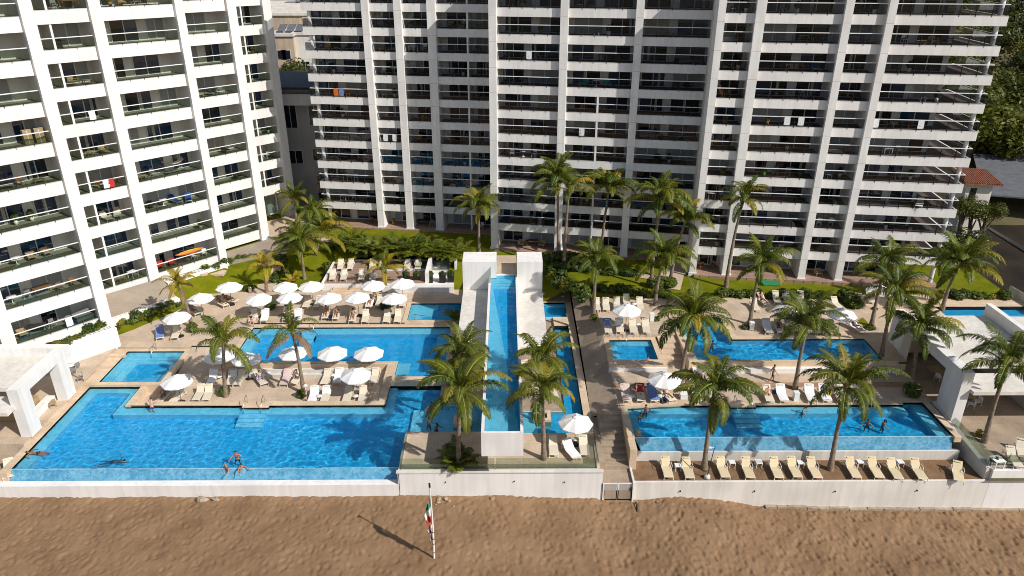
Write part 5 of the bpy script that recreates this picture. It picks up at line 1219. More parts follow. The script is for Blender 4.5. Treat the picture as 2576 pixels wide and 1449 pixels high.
# balconies: what stands on them.  Every entry: look, tower, section, u, floor, depth, turn
USEDLAB = {}
FLW = {0:'ground',1:'lowest',2:'second',3:'third',4:'fourth',5:'fifth',6:'sixth',7:'seventh',8:'eighth',9:'ninth',10:'tenth',11:'eleventh'}
def bal(look, S, u, z, w, rz, label, cat):
    p = S.p(u, w); o = place(FT[look], USED, (p[0],p[1],z), S.a+rz, label, None); o['category'] = cat
    n = USEDLAB.get(label, 0); USEDLAB[label] = n+1
    return o
CATS = {'table':'table','chair':'chair','armchair':'armchair','stool':'stool','plant':'potted plant','sofa':'sofa','lounger':'sun lounger'}
def cat_of(look): return CATS[look.split()[-1]]
baysR = [(SA,-37.2,-30.6,'first'),(SA,-29.3,-26.6,'second'),(SA,-25.3,-22.6,'third'),(SA,-21.2,-17.9,'fourth'),(SA,-17.4,-15.6,'fifth'),(SB,-16.4,-9.8,'sixth'),(SB,-8.5,-1.8,'seventh'),(SB,-.5,6.0,'eighth'),(SCc,11.4,14.0,'ninth'),(SCc,15.4,22.2,'tenth'),(SCc,23.5,26.3,'eleventh'),(SCc,27.5,36.2,'twelfth')]
rb = random.Random(23)
SETS = [['dark dining table','grey chair','grey chair'],['dark rattan armchair','dark rattan armchair'],['grey sofa','low wooden table'],['brown wooden chair','wooden dining table','brown wooden chair'],['white chair','white round table','white chair'],['light wicker armchair','low wooden table'],['grey chair','white potted plant'],['dark rattan armchair','white potted plant'],['wooden bar stool','wooden bar stool'],['white square table','white chair'],['terracotta potted plant'],['dark dining table','dark rattan armchair']]
SPEC = {('R',6,7):['teal armchair','white round table','teal armchair'],('R',0,8):['yellow chair','dark rattan armchair','dark rattan armchair'],('R',9,8):['wooden dining table','brown wooden chair','blue covered lounger'],('R',11,9):['white chair','low wooden table','light wicker armchair','dark rattan armchair'],('R',4,9):['green chair','white square table'],('R',1,2):['orange chair','orange chair'],('R',11,3):['pale lounger','dark dining table'],('R',10,2):['white chair','white chair'],('R',9,4):['green potted plant','grey chair','grey chair','green potted plant'],('R',0,6):['orange chair','grey chair'],('R',3,0):[],('R',0,0):['brown wooden chair'],('R',5,0):['light wicker armchair','wooden dining table','light wicker armchair'],('R',8,0):['brown wooden chair','brown wooden chair'],('R',10,0):['light wicker armchair'],('R',11,0):['grey sofa'],('R',9,0):['low wooden table'],('R',10,1):['wooden bar stool','wooden bar stool']}
def furnish(tw, bays, z0, st, floors, prob, twname, base, backw):
    for bi, (S, a, c, bn) in enumerate(bays):
        for k in floors:
            key = (tw, bi, k)
            items = SPEC.get(key)
            if items is None:
                if rb.random() > prob: continue
                items = rb.choice(SETS)
            n = len(items); ww = c-a; cnt = {}
            m = max(1, min(n, int(ww/1.0))); items = items[:m]
            off = rb.uniform(0, max(0, ww-1.3*m)) if ww > 1.3*m else 0
            for i, look in enumerate(items):
                u = a+off+min(1.3, ww/m)*(i+.5); z = (z0+st*k+.002) if k > 0 or tw == 'L' else base
                rz = rb.uniform(-.5,.5)+(PI if False else 0); same = items.count(look); j = cnt.get(look,0); cnt[look] = j+1
                pre = ('left ' if j == 0 else 'right ') if same == 2 else ''
                fl = 'ground floor terrace' if (k == 0 and tw == 'R') else FLW[k if tw == 'R' else k-1]+' balcony up'
                lb = '%s%s on the %s, %s bay from left, %s' % (pre, look, fl, bn, twname)
                w = rb.uniform(-1.5,-.7)
                if tw == 'L': w = rb.uniform(-1.7,-.8)
                rzz = rz + (0 if 'chair' in look or 'sofa' in look else 0)
                bal(look, S, u, z, w, rzz, lb, cat_of(look))
furnish('R', baysR, RZ, RS, range(0,11), .88, 'wide tower', 2.63, -2.4)
SPECL = {}
baysL = [(L1,14.7,21.2,'first'),(L2,26.3,29.0,'second'),(L2,30.8,37.4,'third'),(L4,40.9,45.5,'fourth'),(L5,51.2,53.4,'fifth')]
SPEC.update({('L',0,2):['light wicker armchair','dark dining table','grey chair','grey chair','grey sofa'],('L',0,3):['white round table','grey chair','wooden dining table','brown wooden chair','brown wooden chair'],('L',0,4):['white round table','light wicker armchair','light wicker armchair'],('L',0,5):['white potted plant','white potted plant'],('L',0,6):['dark dining table','brown wooden chair','low wooden table'],('L',0,7):['low wooden table'],('L',0,8):[],('L',0,9):[],
 ('L',1,10):['grey chair','wooden dining table'],('L',1,9):['dark rattan armchair'],('L',1,8):['light wicker armchair','low wooden table','light wicker armchair'],('L',1,7):[],('L',1,6):['low wooden table','light wicker armchair'],('L',1,5):['brown wooden chair','wooden dining table','brown wooden chair'],('L',1,4):['pale lounger','pale lounger'],('L',1,3):[],('L',1,2):['low wooden table','white square table','grey chair'],
 ('L',2,10):['terracotta potted plant','light wicker armchair','low wooden table','light wicker armchair'],('L',2,9):[],('L',2,8):[],('L',2,7):[],('L',2,6):[],('L',2,5):['low wooden table','grey chair','dark rattan armchair'],('L',2,4):['dark rattan armchair','white round table','blue covered lounger','blue covered lounger'],('L',2,3):['white potted plant'],('L',2,2):['red armchair','red armchair','dark dining table','white chair','white chair'],
 ('L',3,10):[],('L',3,9):[],('L',3,8):[],('L',3,7):['low wooden table','dark rattan armchair','grey chair'],('L',3,6):[],('L',3,5):['dark rattan armchair'],('L',3,4):['dark rattan armchair'],('L',3,3):[],('L',3,2):[]})
SPEC[('L',2,5)] = ['low wooden table','grey chair']; 
furnish('L', baysL, LZ, LS, range(2,11), .75, 'bright tower', 2, -2.4)
def rail_towel(S, u, z, mat, label):
    o = link('towel', HT[mat]); p = S.p(u, -.03); o.location = (p[0],p[1],z+1.03); o.rotation_euler = (0,0,S.a); tag(o, label, 'towel')
rail_towel(L2,27.6,LZ+LS*7,'towel_w','white towel on a rail, sixth balcony up in the second bay, bright tower')
rail_towel(L2,27.4,LZ+LS*5,'towel_w','white towel on a rail, fourth balcony up in the second bay, bright tower')
rail_towel(L2,27.9,LZ+LS*5,'towel_r','red towel beside a white one on a rail of the bright tower')
rail_towel(L1,19.0,LZ+LS*2,'towel_w','white towel on the lowest left balcony rail of the bright tower')
for S, u, k, m_, lb in ((SA,-34.6,6,'orange','orange towel on the sixth balcony rail, left end of the wide tower'),(SA,-33.9,6,'towel_b','blue towel on the sixth balcony rail, left end of the wide tower'),(SB,-13.0,8,'towel_w','white towel on the eighth balcony rail, sixth bay, wide tower'),(SCc,18.8,6,'towel_w','left white towel, sixth balcony rail, tenth bay, wide tower'),(SCc,20.2,6,'towel_w','right white towel, sixth balcony rail, tenth bay, wide tower'),(SA,-28.6,4,'towel_w','left white towel, fourth balcony rail, second bay, wide tower'),(SA,-27.4,4,'towel_w','right white towel, fourth balcony rail, second bay, wide tower'),(SB,-6.8,5,'towel_w','white towel on the fifth balcony rail, seventh bay, wide tower'),(SCc,27.6,6,'towel_w','white towel, sixth balcony rail, right end bay, wide tower'),(SCc,32.0,6,'towel_w','white towel farther right, sixth balcony rail, right end bay')):
    rail_towel(S, u, RZ+RS*k, m_, lb)
# kayak, hammock, boxes on the left tower
p = L2.p(35.0,-1.2); t = thing('kayak', 'orange and yellow kayak resting on the lowest balcony of the bright tower', 'kayak', (p[0],p[1],LZ+LS*2+.95), L2.a)
b = MB(); b.tube([(-1.7,0,.12),(-1.2,0,.03),(-.5,0,0),(.5,0,0),(1.2,0,.03),(1.7,0,.12)], [.03,.16,.24,.24,.16,.03], 10); b.build('hull', M['orange'], t); b = MB(); b.tube([(-1.2,0,.17),(0,0,.2),(1.2,0,.17)], [.05,.12,.05], 8); b.build('deck', M['yellow'], t)
p = L2.p(35.2,-1.3); t = thing('hammock', 'cream hammock on a dark frame, fourth balcony of the bright tower', 'hammock', (p[0],p[1],LZ+LS*5), L2.a)
b = MB(); vs = [];
for i in range(11):
    for j in range(5): x = -1.2+.24*i; y = -.4+.2*j; vs.append((x,y,1.1+.55*(x/1.2)**2*.8-.25+.18*(y/.4)**2))
b.add(vs, [(i*5+j,(i+1)*5+j,(i+1)*5+j+1,i*5+j+1) for i in range(10) for j in range(4)], 0, True); b.build('cloth', M['sling'], t)
b = MB(); b.tube([(-1.45,0,1.45),(-1.1,0,.05),(1.1,0,.05),(1.45,0,1.45)], .03, 6); b.box(-1.15,-1.05,-.5,.5,0,.05); b.box(1.05,1.15,-.5,.5,0,.05); b.build('stand', M['black'], t)
for i, (u, r) in enumerate(((20.0,.1),(21.0,-.25))):
    p = L1.p(u,-1.0); t = thing('cardboard_box', ['left','right'][i]+' of two tall brown cardboard boxes on the bright tower', 'cardboard box', (p[0],p[1],LZ+LS*7), L1.a+r)
    b = MB(); b.box(-.35,.35,-.2,.2,0,1.25); b.build('body', M['wood_l'], t); b = MB(); b.box(-.352,.352,-.03,.03,1.2502,1.254); b.box(-.03,.03,-.205,-.2002,0,1.2); b.build('tape', M['cream'], t)
# pavilion furniture
for k, x, y, z, look, lb in (('C',650,310,.3,'white round table','white round table between grey chairs behind the left pavilion'),('C',690,300,.3,'grey chair','grey chair right behind the white table, left pavilion'),('C',725,400,.3,'grey chair','grey chair in front of the white table, left pavilion'),('C',665,345,.3,'grey chair','grey chair half hidden by the pavilion leg'),
   ('K',905,1000,.4,'white square table','white square table on the right corner terrace'),('K',880,990,.4,'grey chair','grey chair left of the white square table, corner terrace'),('K',975,970,.4,'grey chair','grey chair right of the white square table, corner terrace'),
   ('Q',860,950,.38,'beige round table','beige round table inside the grey pavilion, front one'),('Q',590,690,.38,'beige round table','beige round table inside the grey pavilion, back one'),('Q',900,1010,.38,'white chair','white chair beside the front table inside the grey pavilion'),('Q',1240,1250,.38,'beige round table','beige round table under the canopy of the grey pavilion'),('Q',1300,1330,.38,'white chair','white chair at the table under the grey canopy, left one'),('Q',1370,1300,.38,'white chair','white chair at the table under the grey canopy, right one'),
   ('C',470,620,.3,'low wooden table','low wooden table in the shade of the left pavilion')):
    v = W(k,x,y,z+.4); o = place(FT[look], USED, (v.x,v.y,z), random.uniform(-3,3), lb); o['category'] = cat_of(look)
for k in list(FT):
    if FT[k].name not in USED:
        for c in list(FT[k].children_recursive): bpy.data.objects.remove(c)
        bpy.data.objects.remove(FT[k])
# ------------------------------------------------------------------ palms
def frond_mesh(a0, curve, L, seed, leaf, n=54, lw=.050, hang=.55, ll=.225):
    rn = random.Random(seed); b = MB(); N_ = 11; P = []; p = Vector((.05,0,0)); side = rn.uniform(-.12,.12)
    for i in range(N_+1):
        t = i/N_; P.append(p.copy()); a = math.radians(a0-curve*t**1.25)
        d = Vector((math.cos(a), side*t, math.sin(a))).normalized(); p = p+d*(L/N_)
    b.tube(P, [.05*(1-.85*i/N_)*L/3.2 for i in range(N_+1)], 5, 1, False)
    def at(t):
        x = t*N_; i = min(N_-1, int(x)); f = x-i; return P[i].lerp(P[i+1], f), (P[i+1]-P[i]).normalized()
    for i in range(n):
        t = .10+.90*(i+.5)/n
        for s in (-1, 1):
            c, T_ = at(min(.999, t+rn.uniform(-.008,.008)))
            S = T_.cross(Vector((0,0,1))); S = S.normalized()*s if S.length > .05 else Vector((0,s,0)); U = S.cross(T_)*s
            if U.z < 0: U = -U
            l = L*ll*(math.sin(PI*(.16+.80*t))**.75)*rn.uniform(.8,1.1); fw = .35+.55*t
            d1 = (S*.85+T_*fw+U*rn.uniform(.0,.35)).normalized(); d2 = (d1+Vector((0,0,-hang*rn.uniform(.7,1.5)))).normalized(); d3 = (d2+Vector((0,0,-hang*1.2))).normalized()
            wv = d1.cross(U).normalized()*(lw*L/3.2*rn.uniform(.75,1.15))
            m = c+d1*l*.4; e = m+d2*l*.36; g_ = e+d3*l*.24
            b.add([c-wv*.5,c+wv*.5,m+wv*.6,m-wv*.6,e+wv*.42,e-wv*.42,g_], [(0,1,2,3),(3,2,4,5),(5,4,6)], 0)
    return b.mesh('frond', [M[leaf], M['rachis']])
FR = {}
for leaf in ('palm','palm_l','palm_y','palm_d'):
    FR[leaf] = {'up': [frond_mesh(84,c,3.2,s,leaf,hang=.5) for s, c in ((1,60),(2,85))], 'mid': [frond_mesh(66,c,3.4,s,leaf,hang=.8) for s, c in ((3,105),(4,125),(5,140))], 'low': [frond_mesh(36,c,3.3,s,leaf,hang=.9) for s, c in ((6,100),(7,125))], 'droop': [frond_mesh(0,80,3.0,s,leaf,hang=.9) for s in (8,9)]}
def palm(label, base, crown, size, n=22, yellow=.12, green=True, coco=False, dead=0, skirt=1.0, bend=.25, lowcut=1.0):
    """base, crown: survey marks; the trunk leans sideways only"""
    v = base; t = thing('palm_tree', label, 'palm tree', v, 0, 'coconut palms of the garden')
    c = crown-v; hgt = c.z; b = MB(); rn = random.Random(label)
    K = 16; pts = []; rad = []
    for i in range(K+1):
        k = i/K; s_ = k+bend*math.sin(k*PI)*(1 if rn.random() < 2 else 0)*.0
        lean = k**1.5 if bend > 0 else k
        pts.append((c.x*lean, .12*math.sin(k*PI)*hgt*.2, hgt*k-.15*(i == 0))); rad.append((.19-.075*k+(.10*(1-k)**10))*(1+(.06 if i%2 else -.03)))
    b.tube(pts, rad, 9); b.build('trunk', M['bark'], t)
    b = MB(); b.tube([(c.x,0,hgt-.25),(c.x,0,hgt+.1),(c.x,0,hgt+.5)], [.13,.2,.05], 8); b.build('crownshaft', M['palm_d' if dead > 2 else 'rachis'], t)
    az = rn.uniform(0,6.28); n = round(n*1.0)
    for i in range(n):
        q_ = (i+.5)/n; az += 2.39996+rn.uniform(-.18,.18)
        cl = 'up' if q_ < .22 else ('mid' if q_ < .62 else ('low' if q_ < .62+.30*lowcut else 'droop'))
        lf = ('palm_y' if yellow > .6 or rn.random() < .15 else 'palm_l') if rn.random() < yellow*1.1*(.4+1.4*q_) else 'palm'
        if i >= n-dead: lf = 'palm_d'; cl = 'droop'
        o = link('frond', rn.choice(FR[lf][cl]), t); o.location = (c.x+.06*math.cos(az), .06*math.sin(az), hgt+.15-.3*q_)
        o.rotation_euler = (rn.uniform(-.25,.25), rn.uniform(-.22,.22), az); s_ = size*1.30/3.0*rn.uniform(.78,1.1)*(.85 if cl == 'up' else 1); o.scale = (s_,s_,s_)
        if lf == 'palm_d': o['label'] = 'dry brown frond'
        elif lf in ('palm_y','palm_l') and yellow < .6: o['label'] = 'yellowed frond'
    if coco:
        b = MB()
        for i in range(7): a = i*.9; b.lathe([(0,.14),(.1,.07),(.12,0),(.09,-.09),(0,-.13)], 8, (c.x+.27*math.cos(a),.27*math.sin(a),hgt-.1-.07*(i%3)))
        b.build('coconuts', M['coco'], t)
    return t
def gpos(k, x, y):
    z = 2.3
    for _ in range(6): v = W(k,x,y,z); z = g(v.x,v.y)
    return v
def PT(label, bk, ck, size, z=None, **kw):
    b = gpos(*bk) if z is None else W(*bk, z)
    c = WY(*ck, b.y); return palm(label, b, c, size, **kw)
X = 'X'
PT('green and yellow palm in the sunken lounge, left of two', (X,568,998), (X,562,860), 2.65, -.6, n=16, yellow=.35, lowcut=.9)
PT('sparse palm with a hanging brown skirt in the sunken lounge', (X,764,990), (X,736,838), 2.4, -.6, n=11, yellow=.2, dead=5)
PT('yellow drooping palm beside the cluster of parasols at the left', (X,483,823), (X,450,718), 1.9, .5, n=17, yellow=2, lowcut=.3, dead=2)
PT('small yellow palm with few fronds beside the garden path', (X,671,735), (X,665,668), 1.75, .5, n=11, yellow=2, lowcut=.4)
PT('thin yellowing palm in front of the brown sun deck', (X,971,734), (X,968,676), 2.1, .5, n=15, yellow=.75, lowcut=.5)
PT('big bushy palm on the left lawn, nearest the path', (X,766,702), (X,754,614), 2.9, n=24, yellow=.2)
PT('palm with long yellow fronds behind the big left palm', (X,790,672), (X,812,588), 2.9, n=20, yellow=.4)
PT('slim palm in front of the bright tower entrance', (X,747,562), (X,740,502), 2.3, 2.0, n=16, yellow=.1)
PT('low dark palm right of the bright tower entrance', (X,798,612), (X,792,545), 2.6, n=20, yellow=.1)
PT('palm standing alone left of the stair blocks, yellow lower fronds', (X,1205,632), (X,1204,520), 2.75, n=21, yellow=.35, coco=True)
PT('tall dense palm in front of the wide tower, left of its row', (X,1404,652), (X,1402,455), 3.1, n=26, yellow=.12, coco=True)
PT('slender palm right behind the dense one, wide tower front', (X,1418,678), (X,1432,478), 2.2, n=12, yellow=.15)
PT('bright green palm in the middle of the wide tower front', (X,1512,648), (X,1532,476), 2.9, n=22, yellow=.25, coco=True)
PT('palm with orange fruit stalks, tallest of the tower row', (X,1637,722), (X,1662,505), 3.1, n=24, yellow=.2, coco=True)
PT('palm leaning right behind the tallest of the tower row', (X,1687,707), (X,1724,556), 2.8, n=18, yellow=.12)
PT('dark palm below the tallest one beside the garden path', (X,1648,768), (X,1668,652), 2.9, n=22, yellow=.1)
PT('palm with a long bare dark trunk on the right lawn', (X,1826,722), (X,1870,502), 2.3, n=19, yellow=.3, coco=True)
PT('leaning palm beside the green mat on the right lawn', (X,1886,816), (X,1915,664), 2.7, 2.28, n=22, yellow=.1)
PT('palm with pale trunk between the hedges behind the hot tub', (X,1493,797), (X,1500,656), 2.35, 2.28, n=20, yellow=.12)
PT('large dark palm between the hot tub and the upper right pool', (X,1710,980), (X,1742,806), 3.0, 1.35, n=24, yellow=.08)
PT('palm in front of the right pool, left of two', (X,1771,1180), (X,1797,982), 2.75, T, n=20, yellow=.15)
PT('palm in front of the right pool, right of two', (X,2088,1182), (X,2132,970), 2.9, T, n=21, yellow=.1)
PT('palm rising through the loungers behind the right pool', (X,2000,978), (X,2030,820), 2.9, 1.35, n=22, yellow=.08)
PT('palm in front of the wide tower right end, upper of three', (X,2192,820), (X,2230,664), 2.7, 2.28, n=22, yellow=.1)
PT('palm in front of the wide tower right end, middle of three', (X,2215,905), (X,2250,738), 2.8, 2.0, n=22, yellow=.12)
PT('broad palm beside the far right pool', (X,2370,778), (X,2412,668), 3.4, 2.35, n=25, yellow=.08)
PT('palm growing beside the grey pavilion', (X,2290,975), (X,2316,830), 2.7, .5, n=22, yellow=.06)
PT('palm at the right edge of the photo above the corner terrace', (X,2476,1112), (X,2536,918), 2.8, .4, n=21, yellow=.06)
PT('taller palm of the pair left of the raised lap pool', (X,1163,1062), (X,1160,892), 2.45, .1, n=21, yellow=.12)
PT('lower palm of the pair left of the raised lap pool', (X,1154,1180), (X,1156,985), 2.8, .36, n=22, yellow=.2)
PT('taller palm of the pair right of the raised lap pool', (X,1361,1060), (X,1362,905), 2.45, .3, n=20, yellow=.12)
PT('lower palm of the pair right of the raised lap pool', (X,1368,1155), (X,1363,982), 2.4, .36, n=20, yellow=.12)
# ------------------------------------------------------------------ arecas, shrubs, hedges
def areca_mesh(seed, leaf, n=15, L=1.5):
    rn = random.Random(seed); B = MB()
    for i in range(n):
        az = i*2.4; a0 = rn.uniform(55,85); me = frond_mesh(a0, rn.uniform(60,110), L*rn.uniform(.7,1.2), seed*50+i, leaf, 16, .12, .4, .3)
        R_ = Matrix.Rotation(az,3,'Z'); o = len(B.v)
        B.v += [tuple(R_ @ v.co + Vector((.12*math.cos(az),.12*math.sin(az),0))) for v in me.vertices]; B.f += [tuple(o+k for k in p.vertices) for p in me.polygons]; B.m += [p.material_index for p in me.polygons]; B.sm += [False]*len(me.polygons); bpy.data.meshes.remove(me)
    return B.mesh('fronds', [M[leaf], M['rachis']])
AR = [areca_mesh(s,'palm') for s in (1,2,3)]; AY = [areca_mesh(s,'palm_y',12) for s in (4,)]
def areca(x, y, z, sc, label, group=None, ye=False):
    t = thing('areca_palm', label, 'bushy palm', (x,y,z), random.uniform(0,6.28), group); t.scale = (sc,sc,sc*random.uniform(.9,1.2))
    o = link('fronds', random.choice(AY if ye else AR), t)
    for i in range(3): s_ = link('stem', STEM, t); s_.location = (.08*math.cos(i*2),.08*math.sin(i*2),-.1)
    return t
def along(pts, n, jit=.25):
    """n spots along a line of survey marks"""
    V = [gpos(*p) for p in pts]; L = [0]
    for a, c in zip(V, V[1:]): L.append(L[-1]+(c-a).length)
    out = []
    for i in range(n):
        s_ = L[-1]*(i+.5)/n
        for j in range(len(V)-1):
            if s_ <= L[j+1]: break
        q_ = V[j].lerp(V[j+1], (s_-L[j])/max(1e-6,L[j+1]-L[j])); x, y = q_.x+random.uniform(-jit,jit), q_.y+random.uniform(-jit,jit); out.append((x,y,g(x,y)))
    return sorted(out)
for j, (dy, w_) in enumerate(((0,'front'),(-45,'back'))):
    sp = along([('M',-60,575+dy),('M',200,590+dy),('M',450,615+dy),('M',760,645+dy),('M',1020,650+dy)], 21, .35)
    for i, (x, y, z) in enumerate(sp): areca(x, y, z, random.uniform(1.15,1.5), 'leafy hedge palm behind the sun deck, %s row, %s' % (w_, nth(i,21)), 'tall palm hedge')
def hedge(pts, n, kinds, sc, fmt, group, jit=.3):
    sp = along(pts, n, jit)
    for i, (x, y, z) in enumerate(sp): shrub(random.choice(kinds), x, y, z-.05, sc*random.uniform(.8,1.15), fmt % nth(i,n), group)
hedge([('A',-180,790),('A',40,735),('A',170,690),('A',300,640),('A',430,585)], 17, ['dark','bright','bright','low'], .95, 'shrub in the bed below the block wall, %s', 'bed beside the bright tower')
hedge([('2',290,1395),('2',420,1350),('2',560,1300),('2',690,1240),('2',760,1190)], 13, ['dark','bright','low'], .95, 'shrub in front of the lowest left block planter, %s', 'bed of the lowest left planter', .15)
hedge([('A',640,290),('A',720,260),('A',820,205),('A',930,190),('A',1010,165),('A',1090,140)], 9, ['dark','low'], .95, 'shrub at the foot of the bright tower, %s', 'shrubs at the tower foot')
hedge([('A',1000,455),('A',1120,430)], 4, ['low'], .8, 'low shrub where the lawn meets the terrace parasols, %s', 'shrubs at the lawn edge')
hedge([('A',1290,400),('A',1330,300),('A',1420,340)], 5, ['dark'], 1.15, 'dark shrub right of the garden path, %s', 'shrubs beside the garden path')
hedge([('O',880,1420),('O',900,1330),('O',940,1230)], 5, ['dark','low'], 1.0, 'shrub against the left end of the brown sun deck, %s', 'shrubs beside the sun deck')
hedge([('O',860,1110),('O',1100,1130),('O',1300,1160),('O',1500,1190),('O',1800,1200)], 12, ['low','bright','low'], .85, 'low shrub on the path behind the sun deck, %s', 'shrubs behind the sun deck')
hedge([('F',1090,350),('F',1230,385),('F',1420,400),('F',1600,425),('F',1900,440)], 14, ['dark','low'], 1.25, 'dark shrub on the lawn path right of the blocks, %s', 'dark path hedge')
hedge([('F',1070,300),('F',1250,290),('F',1400,330)], 7, ['dark'], 1.3, 'tall dark shrub just behind the right stair block, %s', 'shrubs behind the stair block')
hedge([('F',1090,430),('F',1140,480),('F',1210,540),('F',1290,590)], 9, ['dark','dark','bright'], 1.5, 'large bush right of the white roof, %s', 'bushes beside the white roof')
hedge([('F',1300,540),('F',1390,620),('F',1430,690)], 7, ['dark','dark','bright'], 1.25, 'large bush left of the hot tub loungers, %s', 'bushes left of the hot tub loungers')
hedge([('G',190,225),('G',400,232),('G',640,262),('G',880,285)], 16, ['dark','bright','dark'], 1.05, 'hedge shrub behind the hot tub loungers, %s', 'hedge behind the hot tub')
hedge([('G',700,180),('G',800,160),('G',900,190)], 6, ['dark'], 1.25, 'dark bush beside the garden path on the right, %s', 'bushes by the right path')
hedge([('J',-40,590),('J',200,588),('J',500,600),('J',800,602),('J',1000,615)], 20, ['dark','dark','low'], 1.0, 'hedge shrub edging the right lawn, %s', 'hedge of the right lawn')
hedge([('J',1050,610),('J',1100,650),('J',1160,690)], 5, ['dark'], 1.2, 'dark bush right of the upper deck loungers, %s', 'bushes on the upper deck')
hedge([('J',1840,600),('J',2050,610),('J',2250,612),('J',2440,612)], 13, ['dark','dark','bright'], 1.05, 'hedge shrub behind the far right pool, %s', 'hedge of the far pool')
for k, x, y, z, kd, sc, lb in (('A',540,825,.5,'dark',.95,'shrub with pale flowers at the foot of the yellow left palm'),('A',830,1400,-.6,'dark',.9,'shrub round the foot of the left lounge palm'),('D',1045,330,-.6,'dark',.85,'shrub at the foot of the leaning lounge palm'),('I',1490,320,1.3,'dark',1.15,'dark bush beside the grey pavilion at the end of the right pool'),
   ('G',180,475,2.28,'low',.85,'low shrub at the foot of the pale trunked palm'),('G',750,485,2.28,'low',.7,'low shrub right of the hot tub loungers'),('J',1270,865,2.28,'low',.95,'low shrub at a palm foot left of the grey pavilion'),('J',215,860,2.28,'low',.85,'low shrub left of the white box on the upper right deck'),('K',775,795,.4,'bright',.8,'dry looking plant at a palm foot on the corner terrace'),('A',1250,620,.5,'dark',1.0,'round shrub between two parasols of the upper terrace'),('B',825,740,.5,'dark',.9,'dark shrub between loungers at the right end of the upper terrace'),('B',880,720,.5,'dark',.8,'second dark shrub under the rightmost front parasol'),('H',1190,880,-.6,'low',.3,'tiny weed at the palm foot on the sandy terrace')):
    v = W(k,x,y,z); shrub(kd, v.x, v.y, z-.05, sc, lb)
v = W('E',765,960,.36)
for i, (dx, dy) in enumerate(((-.5,.2),(.45,.3),(0,-.3),(-.1,.9))): areca(v.x+dx, v.y+dy, .36, 1.05, 'dark leafy palm clump in the shade below the trough, %s' % ['left','right','front','back'][i], 'palm clump below the trough')
v = W('B',1475,850,.5); areca(v.x, v.y, .5, 1.15, 'half dry bushy palm between the small upper pool and the white roof')
v = W('A',1440,365,.9); areca(v.x, v.y, g(v.x,v.y), 1.0, 'low yellow fronds on the lawn left of the sun deck', None, True)
# ------------------------------------------------------------------ trees behind
TC = []
for s in range(3):
    rn = random.Random(40+s); b = MB(); lob = [(Vector((rn.uniform(-.6,.6),rn.uniform(-.6,.6),rn.uniform(-.25,.45))), rn.uniform(.38,.62)) for _ in range(9)]
    for i in range(2000):
        c, r = rn.choice(lob); d = Vector((rn.gauss(0,1),rn.gauss(0,1),rn.gauss(0,1))).normalized(); p = c+d*r*rn.uniform(.75,1.05)
        nrm = (d+Vector((rn.uniform(-.8,.8),rn.uniform(-.8,.8),rn.uniform(-.2,.9)))).normalized(); t = nrm.orthogonal().normalized(); t.rotate(Matrix.Rotation(rn.uniform(0,6.28),3,nrm)); q_ = nrm.cross(t); L = rn.uniform(.04,.09)
        b.add([p-t*L, p+q_*L*.55, p+t*L, p-q_*L*.55], [(0,1,2,3)])
    TC.append(b.mesh('crown', M['treeleaf']))
TT = MB().tube([(0,0,-.1),(.02,0,.35),(.0,.03,.8)], [.06,.045,.03], 7).tube([(.01,0,.3),(.2,.1,.75)], [.03,.015], 5).tube([(.01,0,.35),(-.2,-.08,.8)], [.03,.015], 5).mesh('trunk', M['wood_tree'])
def tree(x, y, z, r, h, label, group):
    t = thing('tree', label, 'tree', (x,y,z), random.uniform(0,6.28), group)
    o = link('crown', random.choice(TC), t); o.location = (0,0,h); o.scale = (r,r,r*.85); o = link('trunk', TT, t); o.scale = (min(h,6)*1.1,min(h,6)*1.1,h*1.1)
rn = random.Random(77)
sp = []
for i in range(9): yy = rn.uniform(121,134); xx, zz = at_y('X',rn.uniform(690,785),150,yy); sp.append((xx, yy, rn.uniform(3.4,4.6)))
for i, (x, y, r) in enumerate(sorted(sp)): tree(x, y, 1, r, rn.uniform(12.5,15.5), 'leafy tree in the gap between the towers, %s' % nth(i,9), 'trees between the towers')
rows = [(99,7,56),(108,8,60),(118,9,62),(130,9,67),(143,10,72),(157,10,78),(172,10,86),(188,10,94)]
for j, (y, n, xs) in enumerate(rows):
    sp = sorted((xs+rn.uniform(-2,2)+i*7.6, y+rn.uniform(-4,4), rn.uniform(4.2,7.2)) for i in range(n))
    for i, (x, y2, r) in enumerate(sp):
        if y2 < 112 and x > 60: continue
        if y2 < 103: r *= .6
        tree(x, y2, hill_z(x,y2)-.5, r, r*rn.uniform(.6,.85), 'tree right of the wide tower, %s line back, %s' % (ORD[j], nth(i,n)), 'wood beyond the wide tower')
for i, (x, y, r) in enumerate(((50.5,88,2.6),(52.5,84,2.2),(56,82.5,2.4))): tree(x, y, 1.5, r, r*1.2, ['small tree between the wide tower and the tiled house','small dark tree right of the wide tower corner column','small tree left of the dark boundary wall'][i], None)
for i, (px_, py_, r) in enumerate(((2428,522,2.2),(2452,536,2.0),(2486,528,1.9))): xx, zz = at_y('X',px_,py_,89.5); tree(xx, 89.5, .9, r, max(1.6,zz-.9), 'leafy tree in front of the tiled house, %s of three' % nth(i,3), 'trees before the tiled house')
for i in range(6): tree(-46+i*8+rn.uniform(-2,2), 215+rn.uniform(-6,6), 0, 4, 4, 'distant tree among the pale houses, %s' % nth(i,6), 'distant trees')
